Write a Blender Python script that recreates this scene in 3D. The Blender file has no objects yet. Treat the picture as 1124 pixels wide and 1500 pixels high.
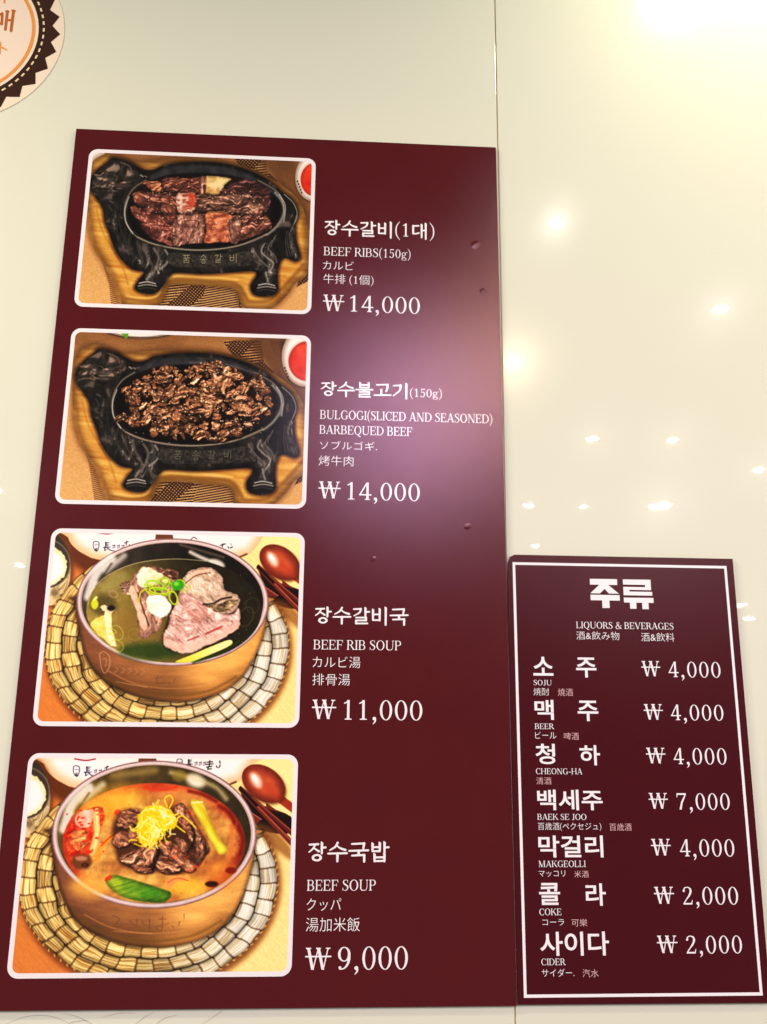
import bpy, bmesh, math, random
import numpy as np
from mathutils import Vector, Matrix, geometry
random.seed(4)
sc = bpy.context.scene
C = sc.collection

# ---------------------------------------------------------------- camera, light, exposure
CAM_POS = np.array([0.3855189, -1.0339663, 0.3432207])
CAM_R = np.array([[0.99840986, -0.05564101, 0.00904630],
                  [0.02115109, 0.22100473, -0.97504335],
                  [0.05225312, 0.97368423, 0.22183017]])      # rows: right, down, forward
F_PX = 1200.0                                                  # focal length for a 1124 x 1500 frame
cd = bpy.data.cameras.new('camera'); cam = bpy.data.objects.new('camera', cd); C.objects.link(cam)
cd.sensor_fit = 'VERTICAL'; cd.sensor_height = 24.0; cd.lens = 24.0 * F_PX / 1500.0
cd.clip_start = 0.02; cd.clip_end = 60
R3 = Matrix([[CAM_R[0][i], -CAM_R[1][i], -CAM_R[2][i]] for i in range(3)])
cam.matrix_world = Matrix.Translation(Vector(CAM_POS)) @ R3.to_4x4()
sc.camera = cam
sc.view_settings.view_transform = 'Standard'; sc.view_settings.look = 'None'
sc.view_settings.exposure = 0.52; sc.view_settings.gamma = 1.0
sc.cycles.use_denoising = True
sc.cycles.max_bounces = 6

w = bpy.data.worlds.new('World'); sc.world = w; w.use_nodes = True
bgn = w.node_tree.nodes['Background']; bgn.inputs[0].default_value = (1.0, 0.93, 0.84, 1); bgn.inputs[1].default_value = 0.12

def downlight(name, x, y, z, r, power, col):
    """a round recessed ceiling lamp of the restaurant, shining straight down"""
    l = bpy.data.lights.new(name, 'AREA'); l.shape = 'DISK'; l.size = 2 * r; l.energy = power; l.color = col
    o = bpy.data.objects.new(name, l); C.objects.link(o); o.location = (x, y, z)
    return o
CEIL = 1.643
WARM, COOL, WHITE = (1.0, .70, .42), (.92, .70, 1.0), (1.0, .96, .92)
downlight('key_downlight', 0.70, -2.63, CEIL, .14, 40, COOL)
downlight('warm_downlight', 1.05, -1.95, CEIL, .022, 14, WARM)
downlight('near_downlight', 0.97, -0.98, CEIL, .019, 1.3, WHITE)
downlight('wall_downlight', 1.02, -0.235, CEIL + .03, .075, 3.0, (1.0, .91, .70))
downlight('side_fill', -1.05, -0.70, CEIL, .08, 22, (1.0, .86, .60))  # added warm fill, placed where the glass does not mirror it
downlight('side_fill', 2.3, -0.70, CEIL, .08, 8, (1.0, .90, .72))  # its weaker partner on the right, also an added fill
def wall_fill(name, x, y, z, r, power, col, aim=(.4, 0, .6)):
    """a large soft fill lamp added out of the mirrored view, tipped towards the wall"""
    o = downlight(name, x, y, z, r, power, col)
    o.rotation_euler = (Vector(aim) - Vector((x, y, z))).to_track_quat('-Z', 'Y').to_euler()
wall_fill('wall_fill', -2.6, -2.2, 1.5, .5, 28, (1.0, .975, .93))
wall_fill('wall_fill', 3.6, -2.2, 1.5, .5, 25, (1.0, .975, .94))
for x, y, r, p in ((1.66, -1.45, .026, .5), (1.66, -2.88, .026, 1.0), (2.07, -2.87, .026, 1.0), (2.78, -3.38, .028, 1.2), (1.67, -4.37, .024, .9),
                   (2.05, -4.37, .024, .9), (2.57, -4.30, .065, 5.), (2.08, -5.88, .03, 1.2), (-1.86, -4.27, .03, 1.2), (-2.9, -7.49, .04, 1.5), (5.9, -9.9, .07, 4.), (6.9, -11.7, .08, 5.), (3.1, -7.2, .03, 1.)):
    downlight('ceiling_downlight', x, y, CEIL, r, p * 3, WHITE)

def at(px, py, y=0.0):
    """point of the plane at depth y that the photograph shows at this pixel (layout measured off the photo)"""
    d = CAM_R.T @ np.array([(px - 562.) / F_PX, (py - 750.) / F_PX, 1.])
    t = (y - CAM_POS[1]) / d[1]
    return float(CAM_POS[0] + t * d[0]), float(CAM_POS[2] + t * d[2])
def x_on_row(px, z):
    """x of the point on the horizontal row z that stands in photo column px"""
    lo, hi = -1.0, 2.0
    for _ in range(40):
        m = (lo + hi) / 2
        q = CAM_R @ (np.array([m, 0, z]) - CAM_POS)
        if 562. + F_PX * q[0] / q[2] < px: lo = m
        else: hi = m
    return lo

# ---------------------------------------------------------------- materials
def mat(name, col, rough=.5, spec=.5, coat=0., coat_rough=.03):
    m = bpy.data.materials.new(name); m.use_nodes = True
    b = m.node_tree.nodes['Principled BSDF']
    b.inputs['Base Color'].default_value = (*col, 1); b.inputs['Roughness'].default_value = rough
    b.inputs['Specular IOR Level'].default_value = spec
    b.inputs['Coat Weight'].default_value = coat; b.inputs['Coat Roughness'].default_value = coat_rough
    return m
def noisy(m, scale, amount, bump=0., bscale=None, rough=None, detail=3.):
    """procedural variation: colour mottling, fine relief, roughness patches"""
    nt = m.node_tree; N = nt.nodes; L = nt.links; b = N['Principled BSDF']
    tc = N.new('ShaderNodeTexCoord')
    n = N.new('ShaderNodeTexNoise'); n.inputs['Scale'].default_value = scale; n.inputs['Detail'].default_value = detail
    L.new(tc.outputs['Object'], n.inputs['Vector'])
    mx = N.new('ShaderNodeMix'); mx.data_type = 'RGBA'
    c = b.inputs['Base Color'].default_value[:3]
    mx.inputs['A'].default_value = (*[k * (1 - amount) for k in c], 1); mx.inputs['B'].default_value = (*[k * (1 + amount) for k in c], 1)
    L.new(n.outputs['Fac'], mx.inputs['Factor']); L.new(mx.outputs['Result'], b.inputs['Base Color'])
    if bump:
        n2 = N.new('ShaderNodeTexNoise'); n2.inputs['Scale'].default_value = bscale; n2.inputs['Detail'].default_value = 2
        L.new(tc.outputs['Object'], n2.inputs['Vector'])
        bp = N.new('ShaderNodeBump'); bp.inputs['Strength'].default_value = bump; bp.inputs['Distance'].default_value = .0004
        L.new(n2.outputs['Fac'], bp.inputs['Height']); L.new(bp.outputs['Normal'], b.inputs['Normal'])
    if rough:
        mr = N.new('ShaderNodeMapRange'); mr.inputs['To Min'].default_value = rough[0]; mr.inputs['To Max'].default_value = rough[1]
        L.new(n.outputs['Fac'], mr.inputs['Value']); L.new(mr.outputs['Result'], b.inputs['Roughness'])
    return m
def laminate(m, rough, tint=(1, 1, 1)):
    """satin laminate: Beckmann gloss (a lobe without long tails) over the diffuse print"""
    nt = m.node_tree; N = nt.nodes; L = nt.links; b = N['Principled BSDF']
    d = N.new('ShaderNodeBsdfDiffuse'); g = N.new('ShaderNodeBsdfAnisotropic'); g.distribution = 'BECKMANN'
    g.inputs['Roughness'].default_value = rough; g.inputs['Color'].default_value = (*tint, 1)
    fr = N.new('ShaderNodeFresnel'); fr.inputs['IOR'].default_value = 1.5
    mx = N.new('ShaderNodeMixShader'); c = b.inputs['Base Color']
    if c.is_linked: L.new(c.links[0].from_socket, d.inputs['Color'])
    else: d.inputs['Color'].default_value = c.default_value
    if b.inputs['Normal'].is_linked: L.new(b.inputs['Normal'].links[0].from_socket, g.inputs['Normal'])
    L.new(fr.outputs[0], mx.inputs[0]); L.new(d.outputs[0], mx.inputs[1]); L.new(g.outputs[0], mx.inputs[2])
    L.new(mx.outputs[0], N['Material Output'].inputs['Surface']); N.remove(b)
    return m
LAM = .25
M = {}
M['glass'] = noisy(mat('back_painted_glass', (.765, .785, .64), .16, .14, 1., .016), 3., .02)
nt_ = M['glass'].node_tree; b_ = nt_.nodes['Principled BSDF']      # fine wipe marks: the lamps' mirror images fray a little
n_ = nt_.nodes.new('ShaderNodeTexNoise'); n_.inputs['Scale'].default_value = 60; n_.inputs['Detail'].default_value = 1.5
t_ = nt_.nodes.new('ShaderNodeTexCoord'); nt_.links.new(t_.outputs['Object'], n_.inputs['Vector'])
p_ = nt_.nodes.new('ShaderNodeBump'); p_.inputs['Strength'].default_value = .35; p_.inputs['Distance'].default_value = .00006
nt_.links.new(n_.outputs['Fac'], p_.inputs['Height']); nt_.links.new(p_.outputs['Normal'], b_.inputs['Coat Normal'])
M['sealant'] = noisy(mat('pale_joint_sealant', (.62, .55, .36), .6), 40., .1)
M['glass_edge'] = mat('green_glass_edge', (.62, .60, .36), .5, .2, 0.)
M['backing'] = noisy(mat('dark_backing_wall', (.46, .40, .26), .8), 6., .2)
M['maroon'] = noisy(mat('maroon_laminate', (.083, .0072, .0095), .42, .62), 14., .12, .45, 700., (.40, .46))
M['maroon_edge'] = mat('maroon_board_edge', (.05, .007, .007), .6)
M['wine'] = noisy(mat('wine_red_laminate', (.060, .0040, .0075), .40, .5), 14., .1, .4, 700., (.38, .44))
M['ink'] = mat('white_print', (.92, .90, .92), .42, .5)
M['pink_ink'] = mat('worn_pink_print', (.82, .50, .52), .42, .5)
M['frame_ink'] = mat('white_photo_margin', (.90, .86, .88), .42, .5)
M['cream'] = noisy(mat('cream_sticker_vinyl', (.92, .78, .60), .5, .4), 8., .03)
M['peach'] = mat('peach_sticker_print', (.92, .76, .62), .5, .4)
M['brown'] = noisy(mat('dark_brown_print', (.040, .014, .008), .5, .4), 20., .1)
M['orange'] = mat('orange_print', (.86, .33, .07), .5, .4)
M['rust'] = mat('rust_brown_lettering', (.50, .14, .03), .5, .4)
M['pale'] = mat('pale_yellow_stitch_print', (.84, .72, .44), .5, .4)
M['hairline'] = mat('grey_hairline_mark', (.52, .49, .45), .5)
for k_ in ('cream', 'peach', 'brown', 'orange', 'rust', 'pale'): laminate(M[k_], .38)
for k_ in ('maroon', 'wine', 'ink', 'pink_ink', 'frame_ink'): laminate(M[k_], LAM, (1, .74, .84) if k_ in ('maroon', 'wine') else (1, 1, 1))
def picture_material(name, arr):
    """flat print: the picture computed by paint() on the satin laminate"""
    h, w_ = arr.shape[:2]
    im = bpy.data.images.new(name, w_, h, alpha=False); im.colorspace_settings.name = 'sRGB'
    px = np.ones((h, w_, 4), np.float32); px[..., :3] = arr[::-1]
    im.pixels.foreach_set(px.ravel()); im.update(); im.pack()
    m = mat(name, (.5, .5, .5), .40, .5)
    t = m.node_tree.nodes.new('ShaderNodeTexImage'); t.image = im; t.extension = 'EXTEND'
    m.node_tree.links.new(t.outputs['Color'], m.node_tree.nodes['Principled BSDF'].inputs['Base Color'])
    return laminate(m, LAM)

# ---------------------------------------------------------------- objects
def link(name, me, m, parent=None):
    o = bpy.data.objects.new(name, me); C.objects.link(o)
    if m is not None and not me.materials: me.materials.append(m)
    if parent is not None: o.parent = parent
    return o
def thing(name, label, cat, loc=(0, 0, 0), group=None):
    o = bpy.data.objects.new(name, None); C.objects.link(o); o.location = loc; o.empty_display_size = .05
    o['label'] = label; o['category'] = cat
    if group: o['group'] = group
    return o
def flat(name, verts, faces, m, parent, y, loc):
    """flat print facing the room; verts are (x, z) on the wall plane, parent's origin is loc"""
    a = sum(verts[f[i]][0] * verts[f[(i + 1) % len(f)]][1] - verts[f[(i + 1) % len(f)]][0] * verts[f[i]][1] for f in faces for i in range(len(f)))
    if a < 0: faces = [tuple(f)[::-1] for f in faces]
    me = bpy.data.meshes.new(name)
    me.from_pydata([(x - loc[0], y - loc[1], z - loc[2]) for x, z in verts], [], [tuple(f) for f in faces])
    me.update()
    return link(name, me, m, parent)
def slab(name, poly, y0, y1, m_face, m_side, parent, loc, bevel=0.0006):
    """a sheet of real thickness cut to the outline poly (counter-clockwise x, z); front at y0, back at y1"""
    bm = bmesh.new()
    vf = [bm.verts.new((x - loc[0], y0 - loc[1], z - loc[2])) for x, z in poly]
    vb = [bm.verts.new((x - loc[0], y1 - loc[1], z - loc[2])) for x, z in poly]
    bm.faces.new(vf); bm.faces.new(vb[::-1]); n = len(poly)
    for i in range(n):
        f = bm.faces.new((vf[(i + 1) % n], vf[i], vb[i], vb[(i + 1) % n])); f.material_index = 1
    bmesh.ops.recalc_face_normals(bm, faces=bm.faces[:])
    if bevel:
        es = [e for e in bm.edges if all(abs(v.co.y - (y0 - loc[1])) < 1e-7 for v in e.verts)]
        bmesh.ops.bevel(bm, geom=es, offset=bevel, segments=2, profile=.5, affect='EDGES', clamp_overlap=True)
    me = bpy.data.meshes.new(name); bm.to_mesh(me); bm.free()
    me.materials.append(m_face); me.materials.append(m_side)
    return link(name, me, None, parent)

def union(polys):
    """union of overlapping simple polygons -> (verts, triangles)"""
    vs, fs = [], []
    for p in polys:
        a = sum(p[i][0] * p[(i + 1) % len(p)][1] - p[(i + 1) % len(p)][0] * p[i][1] for i in range(len(p)))
        if a < 0: p = p[::-1]
        k = len(vs); vs += [Vector(q) for q in p]; fs.append(list(range(k, k + len(p))))
    v, e, f, ov, oe, of = geometry.delaunay_2d_cdt(vs, [], fs, 0, 1e-3, True)
    return [(q[0], q[1]) for q in v], [t for t, o in zip(f, of) if len(o)]
# ---------------------------------------------------------------- printed food pictures
# Each print is an image computed here with numpy (flat print on the laminated board).
# Drawing coordinates are those of a proof sheet about 1124 units wide; the four corners of the
# printed picture in that sheet are given per picture.
import numpy as np

def catmull(pts, closed=True, n=5):
    p = np.array(pts, float)
    m = len(p); out = []
    rng_ = range(m) if closed else range(m - 1)
    for i in rng_:
        if closed:
            a, b, c, d = p[(i - 1) % m], p[i], p[(i + 1) % m], p[(i + 2) % m]
        else:
            a, b, c, d = p[max(i - 1, 0)], p[i], p[i + 1], p[min(i + 2, m - 1)]
        for k in range(n):
            t = k / n
            out.append(.5 * ((2 * b) + (c - a) * t + (2 * a - 5 * b + 4 * c - d) * t * t + (3 * b - a - 3 * c + d) * t ** 3))
    if not closed:
        out.append(p[-1])
    return np.array(out)

def vnoise(x, y, seed):
    r = np.random.RandomState(seed).rand(64, 64)
    xi = np.floor(x).astype(int); yi = np.floor(y).astype(int)
    fx = x - xi; fy = y - yi
    fx = fx * fx * (3 - 2 * fx); fy = fy * fy * (3 - 2 * fy)
    a = r[yi & 63, xi & 63]; b = r[yi & 63, (xi + 1) & 63]
    c = r[(yi + 1) & 63, xi & 63]; d = r[(yi + 1) & 63, (xi + 1) & 63]
    return (a * (1 - fx) + b * fx) * (1 - fy) + (c * (1 - fx) + d * fx) * fy

def fbm(x, y, s, seed=0, octs=3, sx=1., ang=0.):
    ca, sa = np.cos(ang), np.sin(ang)
    u = (x * ca + y * sa) / (s * sx); v = (-x * sa + y * ca) / s
    t = 0; a = .5; tot = 0
    for k in range(octs):
        t = t + a * vnoise(u * 2 ** k + 13.1 * k, v * 2 ** k + 7.7 * k, seed + k); tot += a; a *= .55
    return t / tot

def homog(src, dst):
    A = []
    for (X, Y), (x, y) in zip(src, dst):
        A.append([X, Y, 1, 0, 0, 0, -x * X, -x * Y, -x]); A.append([0, 0, 0, X, Y, 1, -y * X, -y * Y, -y])
    return np.linalg.svd(np.array(A, float))[2][-1].reshape(3, 3)

def sstep(a, b, x):
    t = np.clip((x - a) / (b - a), 0, 1)
    return t * t * (3 - 2 * t)

class Print:
    W = 600
    def __init__(s, corners, aspect):
        s.w = s.W; s.h = int(round(s.W * aspect))
        H = homog([(0, 0), (1, 0), (1, 1), (0, 1)], corners)
        v, u = np.mgrid[0:s.h, 0:s.w]
        u = (u + .5) / s.w; v = (v + .5) / s.h
        q = H[2, 0] * u + H[2, 1] * v + H[2, 2]
        s.X = (H[0, 0] * u + H[0, 1] * v + H[0, 2]) / q
        s.Y = (H[1, 0] * u + H[1, 1] * v + H[1, 2]) / q
        s.C = np.zeros((s.h, s.w, 3)) + 128.
        s.r = np.random.RandomState(5)
        s.T = (1, 0, 1, 0)           # local transform of drawing coordinates: x*a+b, y*c+d
    def tp(s, pts):
        p = np.array(pts, float)
        a, b, c, d = s.T
        p[:, 0] = p[:, 0] * a + b; p[:, 1] = p[:, 1] * c + d
        return p
    def box(s, p, m):
        ok = (s.X > p[:, 0].min() - m) & (s.X < p[:, 0].max() + m) & (s.Y > p[:, 1].min() - m) & (s.Y < p[:, 1].max() + m)
        ys = np.where(ok.any(1))[0]; xs = np.where(ok.any(0))[0]
        if len(ys) == 0 or len(xs) == 0: return None
        return slice(ys[0], ys[-1] + 1), slice(xs[0], xs[-1] + 1)
    def blend(s, sl, m, col):
        m = m[..., None]
        s.C[sl] = s.C[sl] * (1 - m) + col * m
    def colour(s, col, x, y, d):
        if callable(col): return col(x, y, d)
        return np.array(col, float)
    def sdf(s, p, x, y):
        d2 = np.full(x.shape, 1e12); ins = np.zeros(x.shape, bool)
        n = len(p)
        for i in range(n):
            ax, ay = p[i]; bx, by = p[(i + 1) % n]
            ex, ey = bx - ax, by - ay
            L = ex * ex + ey * ey
            if L < 1e-9: continue
            px, py = x - ax, y - ay
            t = np.clip((px * ex + py * ey) / L, 0, 1)
            d2 = np.minimum(d2, (px - ex * t) ** 2 + (py - ey * t) ** 2)
            if ay != by:
                ins ^= ((ay > y) != (by > y)) & (x < ex * (y - ay) / ey + ax)
        d = np.sqrt(d2)
        return np.where(ins, -d, d)
    def poly(s, pts, col, f=1.5, a=1., smooth=True, warp=0, ws=20, seed=1, off=0.):
        p = s.tp(pts)
        if smooth: p = catmull(p)
        b = s.box(p, f * 2 + warp + abs(off))
        if b is None: return
        x, y = s.X[b], s.Y[b]
        if warp:
            xx = x + warp * 2 * (fbm(x, y, ws, seed) - .5); yy = y + warp * 2 * (fbm(x, y, ws, seed + 9) - .5)
        else: xx, yy = x, y
        d = s.sdf(p, xx, yy) - off
        s.blend(b, a * (1 - sstep(-f, f, d)), s.colour(col, x, y, d))
    def ell(s, cx, cy, rx, ry, col, rot=0., f=1.5, a=1., **k):
        t = np.linspace(0, 2 * np.pi, 20, endpoint=False); c, q = np.cos(rot), np.sin(rot)
        s.poly([(cx + rx * np.cos(i) * c - ry * np.sin(i) * q, cy + rx * np.cos(i) * q + ry * np.sin(i) * c) for i in t], col, f, a, True, **k)
    def line(s, pts, w, col, f=1.2, a=1., smooth=True, w2=None):
        p = s.tp(pts)
        if smooth and len(p) > 2: p = catmull(p, False)
        w2 = w if w2 is None else w2
        b = s.box(p, max(w, w2) + f * 2)
        if b is None: return
        x, y = s.X[b], s.Y[b]
        d = np.full(x.shape, 1e9); n = len(p) - 1
        for i in range(n):
            ex, ey = p[i + 1] - p[i]; L = ex * ex + ey * ey
            if L < 1e-9: continue
            px, py = x - p[i][0], y - p[i][1]
            t = np.clip((px * ex + py * ey) / L, 0, 1)
            ww = w + (w2 - w) * (i + t) / n
            d = np.minimum(d, np.hypot(px - ex * t, py - ey * t) - ww / 2)
        s.blend(b, a * (1 - sstep(-f, f, d)), s.colour(col, x, y, d))
    def blur(s, k=1):
        for _ in range(k):
            c = np.pad(s.C, ((1, 1), (1, 1), (0, 0)), mode='edge')
            c = (c[:-2] + 2 * c[1:-1] + c[2:]) / 4
            s.C = (c[:, :-2] + 2 * c[:, 1:-1] + c[:, 2:]) / 4

def A_(c): return np.array(c, float)
def mix(a, b, t):
    t = np.asarray(t)[..., None]
    return A_(a) * (1 - t) + A_(b) * t
def tone(c, k): return np.clip(A_(c) * np.asarray(k)[..., None], 0, 255)

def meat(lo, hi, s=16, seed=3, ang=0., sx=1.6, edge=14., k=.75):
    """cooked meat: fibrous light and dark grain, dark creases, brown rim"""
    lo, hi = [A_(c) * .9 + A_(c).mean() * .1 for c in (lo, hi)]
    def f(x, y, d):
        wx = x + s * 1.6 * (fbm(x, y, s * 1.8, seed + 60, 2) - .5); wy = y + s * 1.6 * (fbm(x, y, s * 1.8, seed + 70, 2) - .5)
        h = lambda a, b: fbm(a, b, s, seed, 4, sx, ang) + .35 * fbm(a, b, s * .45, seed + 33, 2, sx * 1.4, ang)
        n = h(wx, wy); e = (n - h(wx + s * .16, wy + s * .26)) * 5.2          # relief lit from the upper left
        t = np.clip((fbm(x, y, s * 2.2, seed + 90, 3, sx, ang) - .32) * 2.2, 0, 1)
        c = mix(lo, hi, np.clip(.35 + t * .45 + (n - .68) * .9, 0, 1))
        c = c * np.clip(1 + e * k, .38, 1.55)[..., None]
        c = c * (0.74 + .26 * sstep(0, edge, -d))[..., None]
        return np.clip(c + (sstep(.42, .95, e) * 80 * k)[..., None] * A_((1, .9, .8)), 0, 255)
    return f

def wood(x, y, d):
    n = fbm(x, y, 13, 7, 4, 7, .12)
    c = mix((188, 124, 50), (235, 182, 100), np.clip(n * 1.5 - .2, 0, 1))
    k = .58 + .42 * sstep(0, 46, -d)
    return c * k[..., None]

def weave(x, y, dark=(58, 36, 26), light=(196, 150, 100)):
    """bamboo mat: dark and tan strips with a chequered band"""
    u = x * .995 - y * .10; v = y * .995 + x * .10
    st = (np.sin(v * 2 * np.pi / 11.) > 0.1).astype(float)
    ch = ((np.sin((u + v) * 2 * np.pi / 15.) > -.1) & (np.sin((u - v) * 2 * np.pi / 15.) > -.1)).astype(float)
    zig = sstep(.45, .55, fbm(x, y, 70, 31, 1) * .4 + .6 * ((u * .7 + v) % 170 < 85))
    t = st * (1 - zig) + ch * zig * .8
    return mix(dark, light, t * (.75 + .5 * fbm(x, y, 9, 3)))

def iron_scene(P, second):
    r = P.r
    X, Y = P.X, P.Y
    bg = mix((208, 152, 98), (226, 172, 112), fbm(X, Y, 240, 3, 2))
    top = sstep(260, 40, Y)
    bg = bg * (1 - top[..., None]) + mix((112, 76, 44), (166, 120, 74), fbm(X, Y, 150, 5, 2)) * top[..., None]
    bg = bg * (.93 + .14 * fbm(X, Y, 5, 9, 2))[..., None]
    P.C[:] = bg
    if second: P.T = (1.01, 20, 1.0, 22)
    # woven mat below and above
    P.poly([(395, 640), (740, 640), (765, 790), (360, 790)], lambda x, y, d: weave(x, y), smooth=False)
    P.poly([(600, 640), (735, 645), (748, 790), (560, 790)], lambda x, y, d: mix((66, 42, 30), (190, 146, 98), (np.sin((y * .98 + x * .17) * .62) > -.1).astype(float)), smooth=False)
    P.poly([(690, 60), (880, 60), (930, 205), (850, 180), (740, 130)], lambda x, y, d: weave(x, y, light=(178, 134, 86)), smooth=False)
    P.poly([(850, 60), (880, 60), (945, 225), (905, 195), (860, 150)], lambda x, y, d: mix((136, 98, 58), (206, 162, 110), .5 + .5 * np.sin((y + x * .4) * .8)), smooth=False)
    P.poly([(1010, 600), (1060, 560), (1060, 620), (990, 655)], lambda x, y, d: weave(x, y), smooth=False)
    fr = [(60, 400), (100, 440), (230, 560), (250, 780), (185, 780), (150, 560), (112, 450)] if second else [(120, 480), (160, 520), (235, 600), (260, 780), (195, 780), (180, 640), (150, 545)]
    P.poly(fr, lambda x, y, d: mix((120, 72, 40), (222, 172, 112), .5 + .5 * np.sin((y * .96 - x * .25) * .78)) * .95, smooth=False, f=2)
    # corner highlight of the sheet, sauce bowl
    P.poly([(800, 60), (960, 60), (1010, 200), (1060, 290), (1060, 420), (980, 330), (900, 200)], (92, 60, 36), f=26, a=.75)
    if second:
        P.poly([(940, 60), (1075, 60), (1075, 265), (1010, 225), (960, 170), (940, 110)], (60, 34, 22), f=16, a=.7)
        P.T = (1.01, 5, 1.0, 22)
    if second: P.T = (1, 0, 1, 0)
    bw, rw = ((1062, 150, 100, 124), (1068, 168, 78, 82)) if second else ((1062, 178, 80, 104), (1066, 188, 60, 72))
    P.ell(bw[0], bw[1] + 4, bw[2] + 2, bw[3] + 2, (60, 34, 20), f=9, a=.6)
    P.ell(*bw, lambda x, y, d: mix((168, 146, 128), (252, 244, 232), sstep(0, 26, -d)), f=2)
    P.ell(rw[0], rw[1], rw[2] + 7, rw[3] + 7, (214, 192, 176), f=5, a=.8)
    P.ell(*rw, lambda x, y, d: mix((196, 36, 20), (240, 92, 50), fbm(x, y, 40, 4, 2)) * (.8 + .2 * sstep(0, 16, -d))[..., None], f=2.5)
    for k in range(5): P.ell((975 if second else 993) + k * 4.5, 196 + k * 12, 3.5, 5, (52, 36, 34), f=2, a=.8)
    P.T = (1.01, 20, 1.0, 22) if second else (1, 0, 1, 0)
    if second:
        P.T = (1, 0, 1, 0)
        P.ell(385, 20, 170, 54, (80, 48, 26), f=8)
        P.ell(385, 10, 166, 62, (150, 132, 112), f=2); P.ell(385, 6, 160, 58, (242, 232, 218), f=2); P.line([(240, 50), (320, 66), (440, 68), (530, 52)], 3, (70, 52, 44))
        P.poly([(290, 40), (330, 44), (322, 74), (308, 58)], (96, 150, 40), f=3)
        P.T = (1.01, 20, 1.0, 22)
    else:
        P.poly([(60, 40), (160, 40), (156, 74), (124, 108), (96, 142), (60, 150)], (244, 232, 214), f=2, smooth=False)
    # wooden tray
    outer = [(158, 76), (230, 88), (300, 108), (420, 100), (540, 96), (660, 102), (780, 136), (880, 186), (965, 242), (1012, 300), (1038, 390), (1046, 500), (1036, 600), (985, 640), (950, 690), (880, 748), (780, 750), (745, 715), (728, 668), (640, 652), (460, 642), (428, 668), (398, 728), (330, 745), (246, 730), (205, 660), (160, 560), (108, 470), (84, 350), (88, 140)]
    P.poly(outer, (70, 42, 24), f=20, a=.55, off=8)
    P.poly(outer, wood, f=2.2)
    P.poly([(84, 330), (96, 340), (108, 430), (150, 540), (200, 590), (222, 650), (236, 735), (214, 700), (160, 560), (106, 470), (80, 380)], lambda x, y, d: mix((132, 92, 46), (178, 132, 74), fbm(x, y, 20, 8, 3)), f=6, a=.85)
    P.line([(252, 700), (330, 712), (392, 700), (425, 655), (462, 622), (600, 628), (725, 640), (768, 690), (790, 716), (870, 712), (920, 668), (975, 610), (1018, 560)], 16, (122, 82, 32), f=9, a=.65)
    P.line([(256, 690), (330, 700), (385, 690), (415, 645), (455, 605), (600, 610), (735, 622)], 8, (248, 202, 122), f=7, a=.7)
    P.line([(120, 300), (145, 400), (200, 500), (235, 560), (262, 640)], 7, (150, 100, 44), f=6, a=.5)
    # cast iron plate
    plate = [(186, 94), (216, 96), (262, 110), (300, 132), (334, 146), (372, 144), (420, 124), (520, 112), (640, 114), (750, 138), (850, 182), (922, 238), (970, 276), (996, 330), (984, 396), (990, 460), (1007, 524), (986, 542), (944, 528), (920, 545), (908, 600), (908, 672), (862, 694), (806, 684), (794, 645), (818, 604), (800, 584), (700, 590), (580, 596), (472, 590), (440, 606), (412, 648), (374, 680), (322, 677), (292, 656), (308, 622), (330, 588), (282, 575), (240, 540), (205, 490), (180, 420), (160, 370), (150, 312), (118, 262), (96, 226), (98, 182), (128, 142), (166, 112)]
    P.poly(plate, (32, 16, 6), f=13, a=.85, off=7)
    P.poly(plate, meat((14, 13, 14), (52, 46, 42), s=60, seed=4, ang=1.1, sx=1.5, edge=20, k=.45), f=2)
    # head relief
    P.poly([(188, 106), (250, 118), (296, 150), (290, 200), (240, 222), (190, 250), (150, 226), (108, 206), (122, 160)], meat((30, 26, 24), (92, 78, 68), s=48, seed=55, sx=1.2, edge=26, k=.5), f=5)
    for q, w, c in (([(112, 165), (135, 168), (150, 158)], 5, (150, 130, 110)), ([(104, 222), (140, 214), (170, 222)], 4, (120, 108, 96)), ([(225, 112), (262, 128), (272, 150)], 5, (120, 104, 92)), ([(196, 165), (210, 176), (206, 190)], 4, (110, 98, 90)), ([(312, 168), (322, 174)], 6, (170, 160, 146)), ([(330, 172), (338, 176)], 5, (150, 140, 126)), ([(180, 280), (196, 288)], 7, (96, 90, 84)), ([(176, 300), (190, 322)], 6, (74, 68, 62))):
        P.line(q, w, c, f=3, a=.8)
    # upper inside wall of the dish
    P.poly([(352, 176), (420, 140), (540, 126), (660, 132), (760, 156), (850, 200), (905, 250), (880, 262), (800, 214), (700, 178), (560, 166), (430, 180), (380, 200)], lambda x, y, d: mix((36, 36, 40), (74, 72, 74), fbm(x, y, 30, 12, 2)), f=7)
    # dish
    dish = [(345, 198), (430, 168), (560, 158), (700, 170), (800, 200), (880, 245), (918, 300), (915, 350), (885, 395), (820, 440), (730, 470), (600, 484), (480, 480), (370, 458), (300, 420), (262, 365), (258, 300), (290, 236)]
    P.poly(dish, (9, 8, 10), f=7)
    rim = [(335, 190), (285, 222), (252, 272), (243, 330), (258, 388), (300, 436), (380, 470), (500, 491), (620, 492), (740, 474), (835, 440), (900, 392), (932, 330), (926, 276), (896, 234), (820, 190)]
    P.line(rim, 13, (44, 40, 38), f=4)
    P.line(rim, 4.5, (128, 118, 104), f=2.2, a=.9)
    P.line([(262, 262), (246, 312), (250, 370), (280, 420)], 4, (206, 200, 186), f=2.5, a=.85)
    P.line([(300, 436), (380, 468), (500, 489), (620, 491), (740, 473), (860, 424)], 5, (156, 144, 122), f=2.5, a=.8)
    P.line([(896, 244), (928, 290), (933, 345), (900, 398), (860, 430)], 9, (168, 166, 158), f=5, a=.75, w2=5)
    P.line([(912, 252), (940, 300), (934, 370)], 4, (214, 212, 204), f=3, a=.7)
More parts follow.
